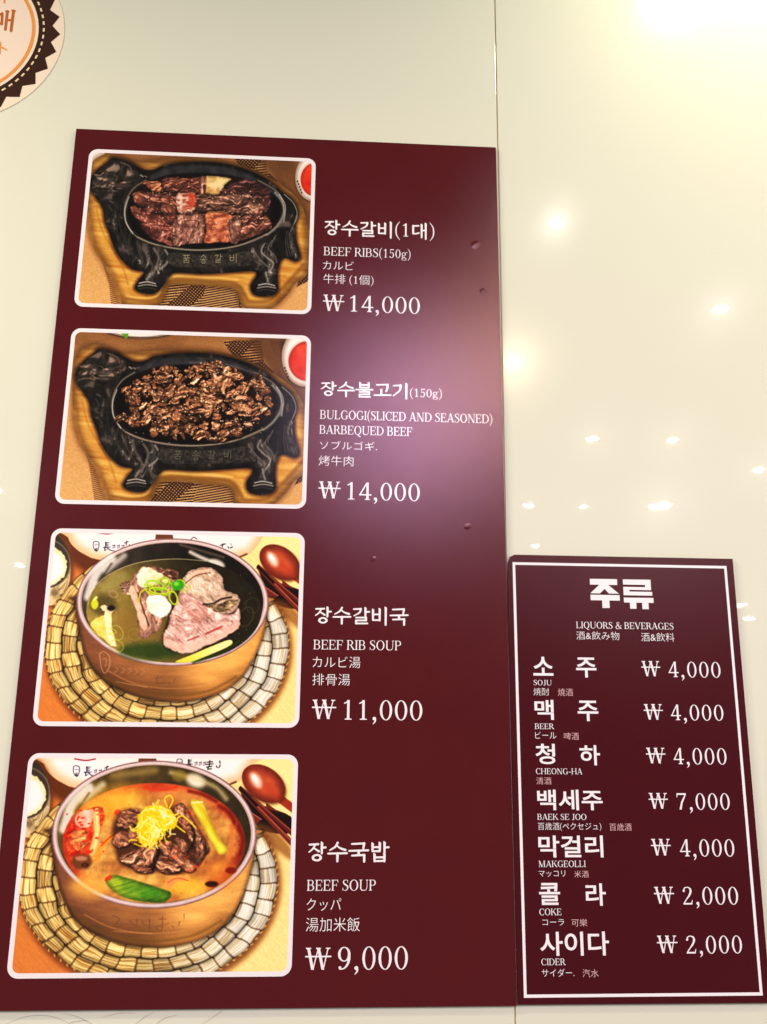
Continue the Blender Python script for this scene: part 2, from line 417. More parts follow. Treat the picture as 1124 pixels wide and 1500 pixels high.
    if second:
        P.line([(560, 150), (700, 158), (800, 190), (842, 220)], 6, (120, 120, 118), f=6, a=.6)
        P.ell(812, 202, 26, 12, (104, 100, 98), rot=.6, f=10, a=.7)
    # tail
    P.line([(935, 252), (975, 290), (992, 340), (974, 392), (960, 430), (970, 480), (990, 520)], 4, (172, 168, 160), f=2.5, a=.85)
    for k in range(5): P.line([(948 + k * 6, 410 + k * 4), (942 + k * 9, 460), (952 + k * 11, 520)], 3, (104, 98, 92), f=2, a=.7)
    # hide folds, legs, hooves
    for q, w in (([(400, 500), (410, 550), (360, 610)], 46), ([(330, 480), (350, 560)], 34), ([(850, 480), (880, 540), (864, 620)], 40), ([(800, 500), (840, 560)], 26), ([(240, 420), (270, 500), (320, 550)], 26), ([(350, 640), (340, 660)], 40), ([(862, 650), (860, 668)], 44), ([(975, 400), (970, 460), (985, 520)], 26), ([(210, 300), (200, 400), (240, 480)], 16)):
        P.line(q, w, meat((42, 39, 37), (112, 104, 96), s=24, seed=81, ang=1.3, sx=2.2, k=.8), f=12, a=.8)
    for q, w, c in (([(330, 470), (342, 520), (366, 560), (360, 596)], 9, (98, 88, 80)), ([(372, 486), (392, 520), (384, 560), (366, 600)], 10, (124, 114, 104)),
                    ([(420, 492), (436, 520), (430, 548), (398, 576)], 9, (158, 150, 138)), ([(300, 452), (306, 500), (330, 545)], 7, (80, 72, 66)),
                    ([(270, 420), (262, 470), (288, 530)], 8, (62, 56, 50)), ([(230, 300), (222, 380), (250, 460)], 7, (52, 48, 44)),
                    ([(800, 486), (820, 520), (846, 548), (866, 566)], 6, (128, 120, 110)), ([(770, 500), (800, 530), (826, 556)], 5, (104, 96, 88)),
                    ([(848, 470), (838, 500), (866, 530), (890, 552), (872, 590)], 7, (166, 160, 150)), ([(884, 452), (868, 486), (896, 520), (905, 548)], 5, (128, 122, 112)),
                    ([(900, 430), (884, 462), (878, 480)], 4, (140, 134, 124)), ([(858, 590), (864, 618), (868, 632)], 9, (156, 150, 140)), ([(356, 596), (342, 620)], 10, (150, 142, 130))):
        P.line(q, w, c, f=3.5, a=.72)
    for cx, cy, k in ((344, 640, 1), (860, 650, 1)):
        P.ell(cx, cy + 14, 46, 24, (24, 22, 22), rot=-.05, f=4)
        P.line([(cx - 34, cy - 4), (cx, cy - 10), (cx + 36, cy - 2)], 5, (176, 170, 160), f=2.4)
        P.line([(cx - 38, cy + 8), (cx, cy + 2), (cx + 40, cy + 8)], 6, (150, 144, 132), f=2.6, a=.9)
        P.line([(cx - 36, cy + 20), (cx, cy + 15), (cx + 38, cy + 22)], 4, (84, 78, 72), f=3, a=.8)
    # band with the raised letters
    P.poly([(440, 506), (560, 512), (700, 508), (790, 500), (800, 556), (690, 566), (560, 568), (448, 560)], lambda x, y, d: mix((34, 32, 31), (84, 78, 70), np.clip(fbm(x, y, 10, 17, 3) * 1.5 - .3, 0, 1)), f=4)
    lc = (158, 148, 118) if not second else (112, 106, 92)
    def L(ox, oy, strokes):
        for q in strokes: P.line([(ox + a, oy + b) for a, b in q], 3.6, (14, 13, 12), f=1.6, smooth=False, a=.6)
        for q in strokes: P.line([(ox + a - 1, oy + b - 1) for a, b in q], 3.0, lc, f=1.3, smooth=False)
    L(514, 530, [[(-14, -12), (14, -14)], [(-6, -14), (-5, -2)], [(7, -15), (5, -2)], [(-14, 0), (16, -2)], [(0, 0), (0, 8)], [(-10, 8), (10, 8), (10, 18), (-10, 18), (-10, 8)]])
    L(588, 532, [[(0, -18), (-10, -6)], [(0, -16), (12, -4)], [(0, -4), (0, 3)], [(-15, 4), (15, 3)], [(-8, 12), (0, 8), (8, 12), (6, 19), (-6, 19), (-8, 12)]])
    L(650, 530, [[(-12, -12), (2, -14), (-4, -2)], [(11, -18), (11, 2)], [(11, -8), (18, -8)], [(-8, 4), (10, 4), (10, 10), (-8, 11), (-8, 18), (12, 17)]])
    L(716, 530, [[(-13, -14), (-12, 10), (3, 10), (3, -15)], [(-12, -2), (3, -3)], [(14, -18), (14, 18)]])
    if not second: ribs_meat(P)
    else: bulgogi(P)
    P.T = (1, 0, 1, 0)

def ribs_meat(P):
    r = P.r
    D = (62, 36, 28); H = (168, 112, 88)
    P.poly([(290, 235), (420, 178), (600, 172), (740, 180), (868, 236), (878, 300), (868, 400), (780, 446), (600, 462), (430, 468), (330, 420), (280, 330)], (34, 18, 16), f=10, a=.95)
    k = dict(warp=7, ws=16, f=2.2)
    P.poly([(322, 196), (362, 192), (398, 200), (404, 236), (372, 240), (340, 216)], meat((96, 50, 38), (190, 120, 84), s=24, k=.42, seed=1), **k)
    P.poly([(410, 186), (460, 176), (520, 182), (572, 178), (598, 176), (600, 240), (540, 246), (470, 240), (412, 232)], meat((78, 40, 32), (156, 98, 76), s=24, k=.42, seed=2), **k)
    P.poly([(600, 172), (650, 174), (706, 184), (676, 214), (652, 252), (594, 250), (590, 200)], lambda x, y, d: mix((176, 122, 66), (244, 214, 150), np.clip(fbm(x, y, 26, 3, 3) * 1.9 - .25, 0, 1)) * (.7 + .3 * sstep(0, 14, -d))[..., None], f=3, warp=4)
    P.poly([(568, 180), (596, 178), (592, 244), (566, 246)], meat((96, 56, 44), (170, 116, 92), s=24, k=.42, seed=3, ang=1.5), **k)
    P.poly([(706, 196), (756, 184), (812, 200), (870, 232), (880, 276), (862, 320), (838, 296), (790, 262), (700, 256), (660, 250), (676, 214)], meat((44, 24, 26), (116, 70, 62), s=24, k=.42, seed=4), **k)
    P.poly([(280, 246), (330, 236), (400, 246), (466, 252), (470, 326), (408, 330), (330, 316), (290, 286)], meat(D, (162, 98, 78), s=24, k=.42, seed=5, ang=.3), **k)
    P.poly([(552, 258), (640, 254), (700, 246), (780, 250), (826, 282), (862, 322), (800, 340), (700, 330), (640, 324), (552, 324)], meat((66, 42, 36), (150, 108, 86), s=24, k=.42, seed=6, ang=.1), **k)
    P.poly([(468, 252), (508, 246), (554, 252), (548, 320), (512, 330), (474, 326)], lambda x, y, d: mix((150, 74, 54), (244, 206, 184), np.clip(fbm(x, y, 20, 8, 3, .5, 1.5) * 2.4 - .6 - sstep(520, 550, x) * .5, 0, 1)) * (.75 + .25 * sstep(0, 10, -d))[..., None], f=2.5, warp=4)
    P.poly([(520, 250), (550, 256), (544, 300), (524, 310)], (190, 70, 46), f=9, a=.75)
    P.line([(488, 262), (486, 316)], 8, (250, 222, 200), f=6, a=.7)
    P.poly([(276, 304), (340, 318), (420, 330), (472, 336), (462, 464), (424, 468), (366, 446), (330, 410), (306, 366), (280, 338)], meat((72, 34, 30), (170, 104, 86), s=24, k=.42, seed=7, ang=.6), **k)
    P.poly([(474, 336), (540, 330), (588, 340), (590, 450), (540, 462), (452, 468)], meat((104, 62, 54), (182, 130, 110), s=24, k=.42, seed=8, ang=1.3), **k)
    P.line([(500, 366), (560, 366), (556, 392), (506, 390)], 3, (76, 42, 34), f=2, a=.7)
    P.poly([(592, 334), (640, 326), (702, 336), (718, 390), (700, 456), (650, 460), (588, 458), (596, 400)], lambda x, y, d: mix((138, 74, 52), (240, 150, 112), np.clip(fbm(x, y, 26, 18, 3, .6, 1.4) * 2.6 - .8, 0, 1)) * (.78 + .22 * sstep(0, 10, -d))[..., None], f=2.5, warp=4)
    P.line([(606, 330), (650, 326), (690, 332)], 5, (222, 168, 112), f=3)
    P.poly([(706, 340), (740, 344), (790, 324), (840, 318), (874, 366), (878, 402), (800, 436), (742, 452), (704, 456), (722, 400)], meat((70, 38, 32), (160, 104, 82), s=24, k=.42, seed=9, ang=-.4), **k)
    P.poly([(700, 372), (744, 346), (742, 450), (702, 456)], meat((100, 64, 54), (178, 130, 108), s=24, k=.42, seed=19, ang=1.2), f=3, warp=5)
    for q in ([(330, 236), (420, 252), (470, 252)], [(300, 318), (400, 336), (470, 338), (590, 330), (640, 326)], [(640, 324), (740, 338), (800, 342)], [(470, 334), (466, 400), (452, 462)], [(590, 340), (592, 400), (586, 456)], [(600, 250), (640, 256), (700, 250)]):
        P.line(q, 7, (26, 12, 12), f=7, a=.55)
    for _ in range(150):
        a = r.uniform(0, 6.28); q = np.sqrt(r.rand())
        P.ell(580 + 290 * q * np.cos(a), 325 + 132 * q * np.sin(a), r.uniform(1.6, 4.2), r.uniform(1.4, 3), (238, 206, 176), rot=r.rand() * 3, f=1.3, a=r.uniform(.35, .95))

def bulgogi(P):
    r = P.r; P.T = (1, 0, 1, 0)
    area = catmull([(300, 285), (350, 235), (400, 210), (470, 195), (550, 200), (620, 185), (680, 170), (760, 200), (830, 215), (900, 260), (920, 330), (925, 400), (870, 430), (810, 440), (790, 480), (720, 490), (650, 500), (580, 480), (500, 488), (440, 470), (400, 440), (330, 438), (298, 400), (330, 350)])
    P.poly(area, (28, 14, 10), f=12, smooth=False, a=.95)
    pts = []
    for _ in range(2600):
        x, y = r.uniform(300, 925), r.uniform(172, 498)
        if P.sdf(area, np.array([[x]]), np.array([[y]]))[0, 0] < -8 and all((x - a) ** 2 + ((y - b) * 1.15) ** 2 > 33 ** 2 for a, b in pts): pts.append((x, y))
    order = r.permutation(len(pts))
    for i, j in enumerate(order):
        x, y = pts[j]; R = r.uniform(20, 54) * (1 - .35 * ((x - 610) / 320) ** 2); n = r.randint(7, 11); a0 = r.rand() * 6; e = r.uniform(.4, .8); rot = r.uniform(-.8, 1.2)
        q = []
        for k in range(n):
            t = a0 + 6.283 * k / n; rr = R * r.uniform(.60, 1.15)
            ux, uy = rr * np.cos(t), rr * e * np.sin(t)
            q.append((x + ux * np.cos(rot) - uy * np.sin(rot), y + ux * np.sin(rot) + uy * np.cos(rot)))
        v = r.choice([.7, .85, 1., 1.08])
        P.poly([(a + 3, b + 6) for a, b in q], (20, 9, 6), f=6, a=.75)
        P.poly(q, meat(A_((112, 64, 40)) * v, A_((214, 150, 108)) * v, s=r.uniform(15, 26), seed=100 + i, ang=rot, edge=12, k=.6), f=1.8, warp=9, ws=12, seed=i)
        if r.rand() < .3:
            t0 = r.rand() * 6
            P.line([(x + R * .7 * np.cos(t0 + k * .5), y + R * .5 * np.sin(t0 + k * .5)) for k in range(4)], r.uniform(2, 4.5), (224, 168, 120), f=2, a=.6)
    for _ in range(20):
        j = r.randint(len(pts)); x, y = pts[j]
        P.ell(x + r.uniform(-18, 18), y + r.uniform(-14, 14), r.uniform(5, 13), r.uniform(3, 7), (16, 8, 6), rot=r.rand() * 3, f=3.5, a=.85, warp=4, ws=8)
    for _ in range(230):
        j = r.randint(len(pts)); x, y = pts[j]
        P.ell(x + r.uniform(-22, 22), y + r.uniform(-18, 18), r.uniform(2.2, 3.8), r.uniform(1.5, 2.4), (250, 226, 180), rot=r.rand() * 3, f=1.1, a=r.uniform(.6, 1))
    for _ in range(14):
        P.ell(r.uniform(330, 900), r.uniform(440, 505), 3, 2, (214, 196, 160), f=1.2, a=.6)

def straw(P, cx, cy, rx, ry):
    """round placemat of tied straw bundles"""
    X, Y = P.X, P.Y
    dx, dy = (X - cx), (Y - cy)
    rho = np.hypot(dx / rx, dy / ry); th = np.arctan2(dx / rx, dy / ry)      # cut at the top, behind the pot
    rho = rho + .020 * (fbm(X, Y, 70, 61, 2) - .5) * 2; th = th + .06 * (fbm(X, Y, 60, 62, 2) - .5)
    P.ell(cx + 6, cy + 12, rx + 10, ry + 10, (96, 52, 22), f=18, a=.75)
    inside = rho < 1.0
    wdt = .132
    ring = np.floor((1.0 - rho) / wdt).astype(int); fr = (1.0 - rho) / wdt - ring      # 0 outer .. 1 inner
    nseg = np.array([40, 36, 32, 28, 24, 22, 18, 14, 10])[np.clip(ring, 0, 8)]
    ph = np.array([.15, .62, .33, .8, .1, .5, .2, .6, .3])[np.clip(ring, 0, 8)]
    st = (th / (2 * np.pi) + 1) * nseg + ph
    si = np.floor(st); sf = st - si; si = np.mod(si, nseg)
    hsh = np.modf(np.abs(np.sin(si * 12.9898 + ring * 78.233) * 43758.5453))[0]
    prof = np.clip(1 - ((fr - .5) / .5) ** 2, 0, 1) ** .30
    e = np.minimum(sf, 1 - sf)
    ends = sstep(.0, .11, e) * .45 + .55
    arc = st / nseg * 2 * np.pi * 300
    fib = vnoise(arc / 70. + hsh * 31, fr * 17 + ring * 20, 77) * .6 + vnoise(arc / 44. + hsh * 9, fr * 34 + ring * 40, 78) * .4
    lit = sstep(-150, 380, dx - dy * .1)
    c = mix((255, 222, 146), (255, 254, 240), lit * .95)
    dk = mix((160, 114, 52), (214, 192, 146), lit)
    t = np.clip(fib * 2.9 - .8, 0, 1)[..., None]
    col = dk * (1 - t) + c * t
    col = col * (.82 + .3 * hsh)[..., None] * (prof * ends)[..., None]
    gap = sstep(.80, 1.02, (np.abs(fr - .5) / .5) ** 3.2 + .62 * (np.abs(sf - .5) / .5) ** 7) * .95
    col = col * (1 - gap[..., None]) + A_((38, 22, 12)) * gap[..., None]
    tie = sstep(.055, .03, e)
    col = col * (1 - .4 * tie[..., None]) + mix((92, 54, 26), (160, 112, 66), fbm(X, Y, 6, 3)) * .4 * tie[..., None]
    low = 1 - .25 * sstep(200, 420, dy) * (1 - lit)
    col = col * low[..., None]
    m = sstep(1.004, .992, rho)[..., None]
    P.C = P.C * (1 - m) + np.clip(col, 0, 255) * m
    # braided edge
    t = np.linspace(0, 2 * np.pi, 190)
    for k in range(189):
        if np.sin(t[k]) < -.5: continue
        x, y = cx + (rx + 3) * np.cos(t[k]), cy + (ry + 3) * np.sin(t[k])
        P.line([(x, y), (x + 7 * np.cos(t[k] + 2.2), y + 7 * np.sin(t[k] + 2.2))], 5, (196, 150, 84) if k % 2 else (120, 78, 36), f=2)

def ink(P, ox, oy, k=1., small=True, c=(34, 32, 66)):
    P.line([(ox - 12 * k, oy - 14 * k), (ox - 4 * k, oy - 18 * k), (ox + 8 * k, oy - 14 * k), (ox + 9 * k, oy), (ox + 3 * k, oy + 18 * k), (ox - 6 * k, oy + 16 * k), (ox - 12 * k, oy + 2 * k), (ox - 12 * k, oy - 14 * k)], 2.6, c, f=1.4)
    P.line([(ox - 6 * k, oy - 4 * k), (ox, oy - 5 * k)], 2, c); P.line([(ox + 3 * k, oy - 5 * k), (ox + 6 * k, oy - 5 * k)], 2, c)
    P.line([(ox - 4 * k, oy + 8 * k), (ox + 3 * k, oy + 8 * k)], 2, c); P.ell(ox - 2 * k, oy + 14 * k, 5 * k, 4 * k, c, f=2, a=.8)
    x = ox + 40 * k
    for q in ([(-6, -14), (-6, 4)], [(-6, -13), (8, -13)], [(-6, -7), (6, -7)], [(-6, -1), (6, -1)], [(-13, 5), (13, 4)], [(-8, 5), (-10, 17), (0, 12)], [(0, 6), (10, 15), (34, 20)]):
        P.line([(x + a * k, oy + b * k) for a, b in q], 4.6, c, f=1.2, smooth=False, w2=1.6)
    if small:
        for j in range(3):
            xx = ox + (64 + j * 17) * k; yy = oy + 2 * k
            P.line([(xx - 4, yy - 4), (xx + 3, yy - 5), (xx - 3, yy + 2)], 3, c, w2=1.2, a=.85); P.line([(xx + 5, yy - 7), (xx + 5, yy + 5)], 2.8, c, w2=1.4, a=.85); P.line([(xx - 4, yy + 5), (xx + 2, yy + 4)], 2.4, c, a=.8)

def pot_scene(P, second):
    r = P.r; X, Y = P.X, P.Y
    if second: oy, ox = 0, -8
    else: oy, ox = 0, 0
    bg = mix((206, 124, 62), (252, 214, 138), sstep(150, 900, X + 80 * (fbm(X, Y, 200, 2, 2) - .5) - 60 * sstep(500, 850, Y) * (X < 500)))
    bg = bg * (.95 + .10 * fbm(X, Y, 6, 9, 2, 4, .8))[..., None]
    P.C[:] = bg
    P.poly([(900, 60), (1100, 40), (1100, 330), (1010, 260), (940, 170)], (252, 226, 150), f=50, a=.7)
    # shadow under the white bowls, then the bowls
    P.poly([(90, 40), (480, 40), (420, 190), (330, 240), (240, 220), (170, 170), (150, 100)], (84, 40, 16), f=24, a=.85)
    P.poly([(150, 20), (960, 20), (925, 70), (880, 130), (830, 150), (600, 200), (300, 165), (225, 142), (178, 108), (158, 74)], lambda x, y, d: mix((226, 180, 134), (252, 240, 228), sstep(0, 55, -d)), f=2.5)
    P.line([(860, 138), (828, 152)], 6, (70, 40, 20), f=4)
    P.poly([(505, 40), (566, 40), (572, 80), (500, 80)], (112, 66, 46), smooth=False, f=2)
    P.line([(270, 54), (310, 60), (345, 54)], 5, (142, 30, 62), f=2)
    ink(P, 270 + (8 if second else 0), 108 - (10 if second else 0), 1.05)
    xx = 392
    for q in ([(-12, -4), (2, -10)], [(-4, -12), (-6, 4)], [(6, 2), (9, 6)]): P.line([(xx + a, 100 - (8 if second else 0) + b) for a, b in q], 3.2, (34, 32, 66), smooth=False)
    if second:
        ink(P, 655, 70, .9, c=(30, 28, 44)); base = 762
        for q in ([(-8, -12), (12, -14)], [(2, -18), (0, 4)], [(-12, -4), (14, -6)], [(-10, 6), (10, 3)], [(-2, 4), (-6, 14), (8, 12)], [(26, 2), (30, 8)], [(40, -2), (36, 8)], [(38, -16), (40, -8)]):
            P.line([(base + a, 78 + b) for a, b in q], 4, (26, 26, 34), f=1.4, smooth=False)
    else:
        P.line([(640, 82), (652, 72), (664, 80)], 3, (40, 36, 60))
        for q in ([(756, 104), (776, 98)], [(766, 98), (764, 110)], [(786, 110), (790, 114)], [(796, 114), (804, 110)]): P.line(q, 4, (30, 28, 40), smooth=False)
        P.line([(798, 96), (800, 104)], 3, (180, 90, 80))
    # rice bowl at the left
    P.ell(98 + ox * -1.5, 200, 84, 150, (92, 50, 22), f=14, a=.8)
    P.ell(88 - 1.5 * ox, 200, 82, 142, lambda x, y, d: mix((58, 46, 34), (214, 190, 140), np.clip(sstep(60, 300, y) * fbm(x, y, 36, 15, 3) * 1.9, 0, 1)), f=2.5)
    P.ell(78 - 1.5 * ox, 178, 90, 96, lambda x, y, d: mix((120, 108, 92), (68, 56, 46), sstep(0, 8, -d)), f=2)
    P.ell(66 - 1.5 * ox, 186, 88, 82, lambda x, y, d: mix((232, 214, 160), (255, 250, 246), sstep(0, 30, -d + 18 * (fbm(x, y, 14, 4) - .5))), f=2.5, warp=5, ws=12)
    for k in range(4): P.line([(100 + k * 14, 262 + 8 * k), (116 + k * 12, 284 - 5 * k), (140 + 6 * k, 262 - 8 * k)], 1.8, (92, 66, 36), a=.7)
    # placemat
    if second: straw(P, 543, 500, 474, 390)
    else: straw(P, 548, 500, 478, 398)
    # spoon, rest and chopsticks
    P.T = (1, -28, 1, -26) if second else (1, 0, 1, 0)
    P.poly([(905, 195), (960, 240), (1090, 290), (1090, 350), (1000, 345), (950, 300)], (30, 14, 12), f=3)
    P.poly([(930, 262), (985, 300), (965, 318), (934, 296)], (116, 44, 34), f=2, smooth=False); P.line([(932, 268), (984, 302)], 3, (176, 104, 84))
    P.poly([(1000, 240), (1050, 276), (1000, 262)], (110, 40, 30), f=2, smooth=False)
    P.poly([(960, 320), (1020, 330), (1090, 400), (1090, 450), (1000, 380)], (122, 74, 30), f=14, a=.7)
    P.line([(905, 192), (1100, 392)], 14, (112, 44, 32), f=2, w2=20); P.line([(912, 196), (1100, 386)], 3, (190, 100, 76), f=2)
    P.line([(906, 184), (1100, 356)], 10, (96, 34, 26), f=2, w2=18); P.line([(950, 222), (1100, 348)], 3, (170, 84, 62), f=2)
    P.line([(904, 188), (965, 250)], 10, (30, 14, 14), f=2)
    P.line([(1050, 225), (1100, 262)], 30, (150, 56, 32), f=3)
    sp = lambda x, y, d: mix((112, 42, 26), (188, 88, 54), sstep(0, 46, -d)) * (.9 + .2 * fbm(x, y, 26, 6, 3)[..., None])
    P.ell(994, 176, 90, 62, (80, 40, 16), rot=.62, f=8, a=.7)
    P.ell(990, 170, 88, 60, sp, rot=.62, f=2.2)
    P.ell(962, 158, 30, 15, (255, 226, 206), rot=1.0, f=14, a=.9); P.ell(958, 152, 15, 7, (255, 248, 240), rot=1.0, f=7)
    P.ell(1020, 200, 40, 16, (176, 66, 34), rot=.8, f=16, a=.6)
    P.T = (1, 0, 1, 0)
    # pot
    cx, cy, rx, ry = (563, 330, 375, 271) if second else (569, 327, 377, 251)
    yb = 742 if second else 716
    body = [(cx - rx + 40, cy - 20), (cx - rx + 1, cy + 6), (cx - rx + 8, cy + 90), (cx - rx + 40, cy + 215), (cx - rx + 92, yb - 96), (cx - 190, yb - 38), (cx - 80, yb - 6), (cx + 40, yb), (cx + 160, yb - 24), (cx + 250, yb - 72), (cx + 310, yb - 150), (cx + 355, cy + 130), (cx + rx - 8, cy + 50), (cx + rx - 1, cy + 6), (cx + rx - 40, cy - 20)]
    P.poly(body, (40, 22, 8), f=12, a=.8, off=5)
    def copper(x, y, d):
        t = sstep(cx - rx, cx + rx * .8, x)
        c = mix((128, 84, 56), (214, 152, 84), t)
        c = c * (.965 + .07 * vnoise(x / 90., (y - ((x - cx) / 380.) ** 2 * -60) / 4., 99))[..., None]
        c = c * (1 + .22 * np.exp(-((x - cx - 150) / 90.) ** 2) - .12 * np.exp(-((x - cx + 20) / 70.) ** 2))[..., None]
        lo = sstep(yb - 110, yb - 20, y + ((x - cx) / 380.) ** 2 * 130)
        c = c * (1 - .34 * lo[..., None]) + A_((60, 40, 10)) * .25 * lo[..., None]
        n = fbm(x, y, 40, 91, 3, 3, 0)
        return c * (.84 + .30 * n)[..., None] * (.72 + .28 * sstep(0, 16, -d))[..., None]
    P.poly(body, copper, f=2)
    P.line([(cx - 250, yb - 118), (cx - 150, yb - 70), (cx - 20, yb - 50), (cx + 120, yb - 62), (cx + 240, yb - 120)], 4, (196, 136, 84), f=4, a=.6)
    P.line([(cx - 262, yb - 92), (cx - 150, yb - 42), (cx, yb - 22), (cx + 140, yb - 40), (cx + 250, yb - 96)], 10, (110, 78, 30), f=6, a=.55)
    if second:
        for k, q in enumerate(([(415, 628), (440, 640), (420, 664), (452, 668)], [(478, 646), (492, 662)], [(504, 640), (504, 672)], [(522, 650), (534, 664)], [(548, 640), (552, 674), (540, 660)], [(586, 640), (612, 640)], [(598, 632), (594, 682), (574, 668), (622, 656)], [(634, 666), (640, 674)], [(660, 650), (656, 664)], [(676, 622), (676, 640)])):
            P.line(q, 4.5, (104, 70, 44), f=2, a=.6, w2=2)
        P.line([(420, 684), (560, 694)], 3, (196, 140, 80), a=.6, f=2)
    else:
        P.line([(284, 530), (300, 522), (322, 540), (322, 580), (304, 606), (290, 580), (284, 530)], 3, (206, 158, 122), f=2, a=.7)
        P.line([(296, 550), (310, 552), (308, 580)], 3, (196, 148, 112), f=2, a=.6)
        for k in range(5): P.line([(345 + k * 26, 584 + 2 * k), (356 + k * 26, 592 + 2 * k), (342 + k * 26, 604 + 2 * k)], 2.6, (200, 152, 112), f=2, a=.5)
        P.line([(350, 640), (470, 662)], 2.6, (206, 162, 124), a=.6)
        for q in ([(500, 626), (528, 622)], [(512, 616), (508, 648), (536, 640)], [(552, 640), (560, 648)], [(580, 626), (572, 646)]): P.line(q, 3.4, (116, 76, 50), f=2, a=.7)
    # rim and inside wall
    P.ell(cx, cy + 1, rx, ry, lambda x, y, d: mix((128, 92, 88), (206, 180, 178), sstep(0, 9, -d)) * (.86 + .2 * fbm(x, y, 30, 5)[..., None]), f=1.8)
    P.ell(cx, cy - 1, rx - 8, ry - 8, (232, 216, 212), f=2, a=.55)
    P.ell(cx, cy, rx - 13, ry - 12, lambda x, y, d: mix((196, 170, 164), (150, 122, 112), sstep(0, 12, -d)), f=1.6)
    wall = (lambda x, y, d: mix((96, 78, 40), (56, 46, 26), sstep(250, 900, x)) * (.7 + .6 * fbm(x, y, 40, 44, 3)[..., None])) if second else (lambda x, y, d: mix((72, 62, 52), (28, 22, 18), sstep(240, 700, x)) * (.7 + .6 * fbm(x, y, 40, 44, 3)[..., None]))
    P.ell(cx, cy, rx - 21, ry - 18, wall, f=2)
    for q, w, a in (([(cx - 330, cy - 20), (cx - 300, cy - 110), (cx - 240, cy - 170)], 34, .75), ([(cx - 318, cy + 10), (cx - 296, cy - 70)], 16, .8), ([(cx - 262, cy - 120), (cx - 190, cy - 182)], 22, .55)):
        P.line(q, w, (246, 242, 230), f=11, a=a)
    P.line([(cx - 300, cy - 60), (cx - 240, cy - 150)], 8, (60, 50, 40), f=6, a=.7)
    if second:
        P.ell(cx + 150, cy - 196, 34, 22, (248, 240, 214), rot=.4, f=16, a=.95); P.line([(cx + 60, cy - 226), (cx + 210, cy - 180), (cx + 262, cy - 130)], 16, (206, 190, 140), f=12, a=.7)
        P.ell(cx + 90, cy - 214, 26, 22, (142, 122, 44), f=8, a=.6)
        P.line([(cx - 150, cy - 214), (cx, cy - 234)], 24, (150, 128, 74), f=14, a=.7)
        P.line([(cx + 200, cy - 100), (cx + 300, cy - 20), (cx + 330, cy + 50)], 30, (60, 62, 34), f=14, a=.6)
    else:
        P.line([(cx + 70, cy - 196), (cx + 110, cy - 176), (cx + 150, cy - 160)], 14, (226, 220, 204), f=8, a=.85)
        P.ell(cx + 176, cy - 152, 30, 14, (236, 230, 214), rot=.4, f=9, a=.85); P.line([(cx + 30, cy - 226), (cx + 200, cy - 176)], 8, (128, 112, 98), f=8, a=.7)
    # soup
    if second:
        soup(P, cx, cy)
    else:
        clear_soup(P, cx, cy)

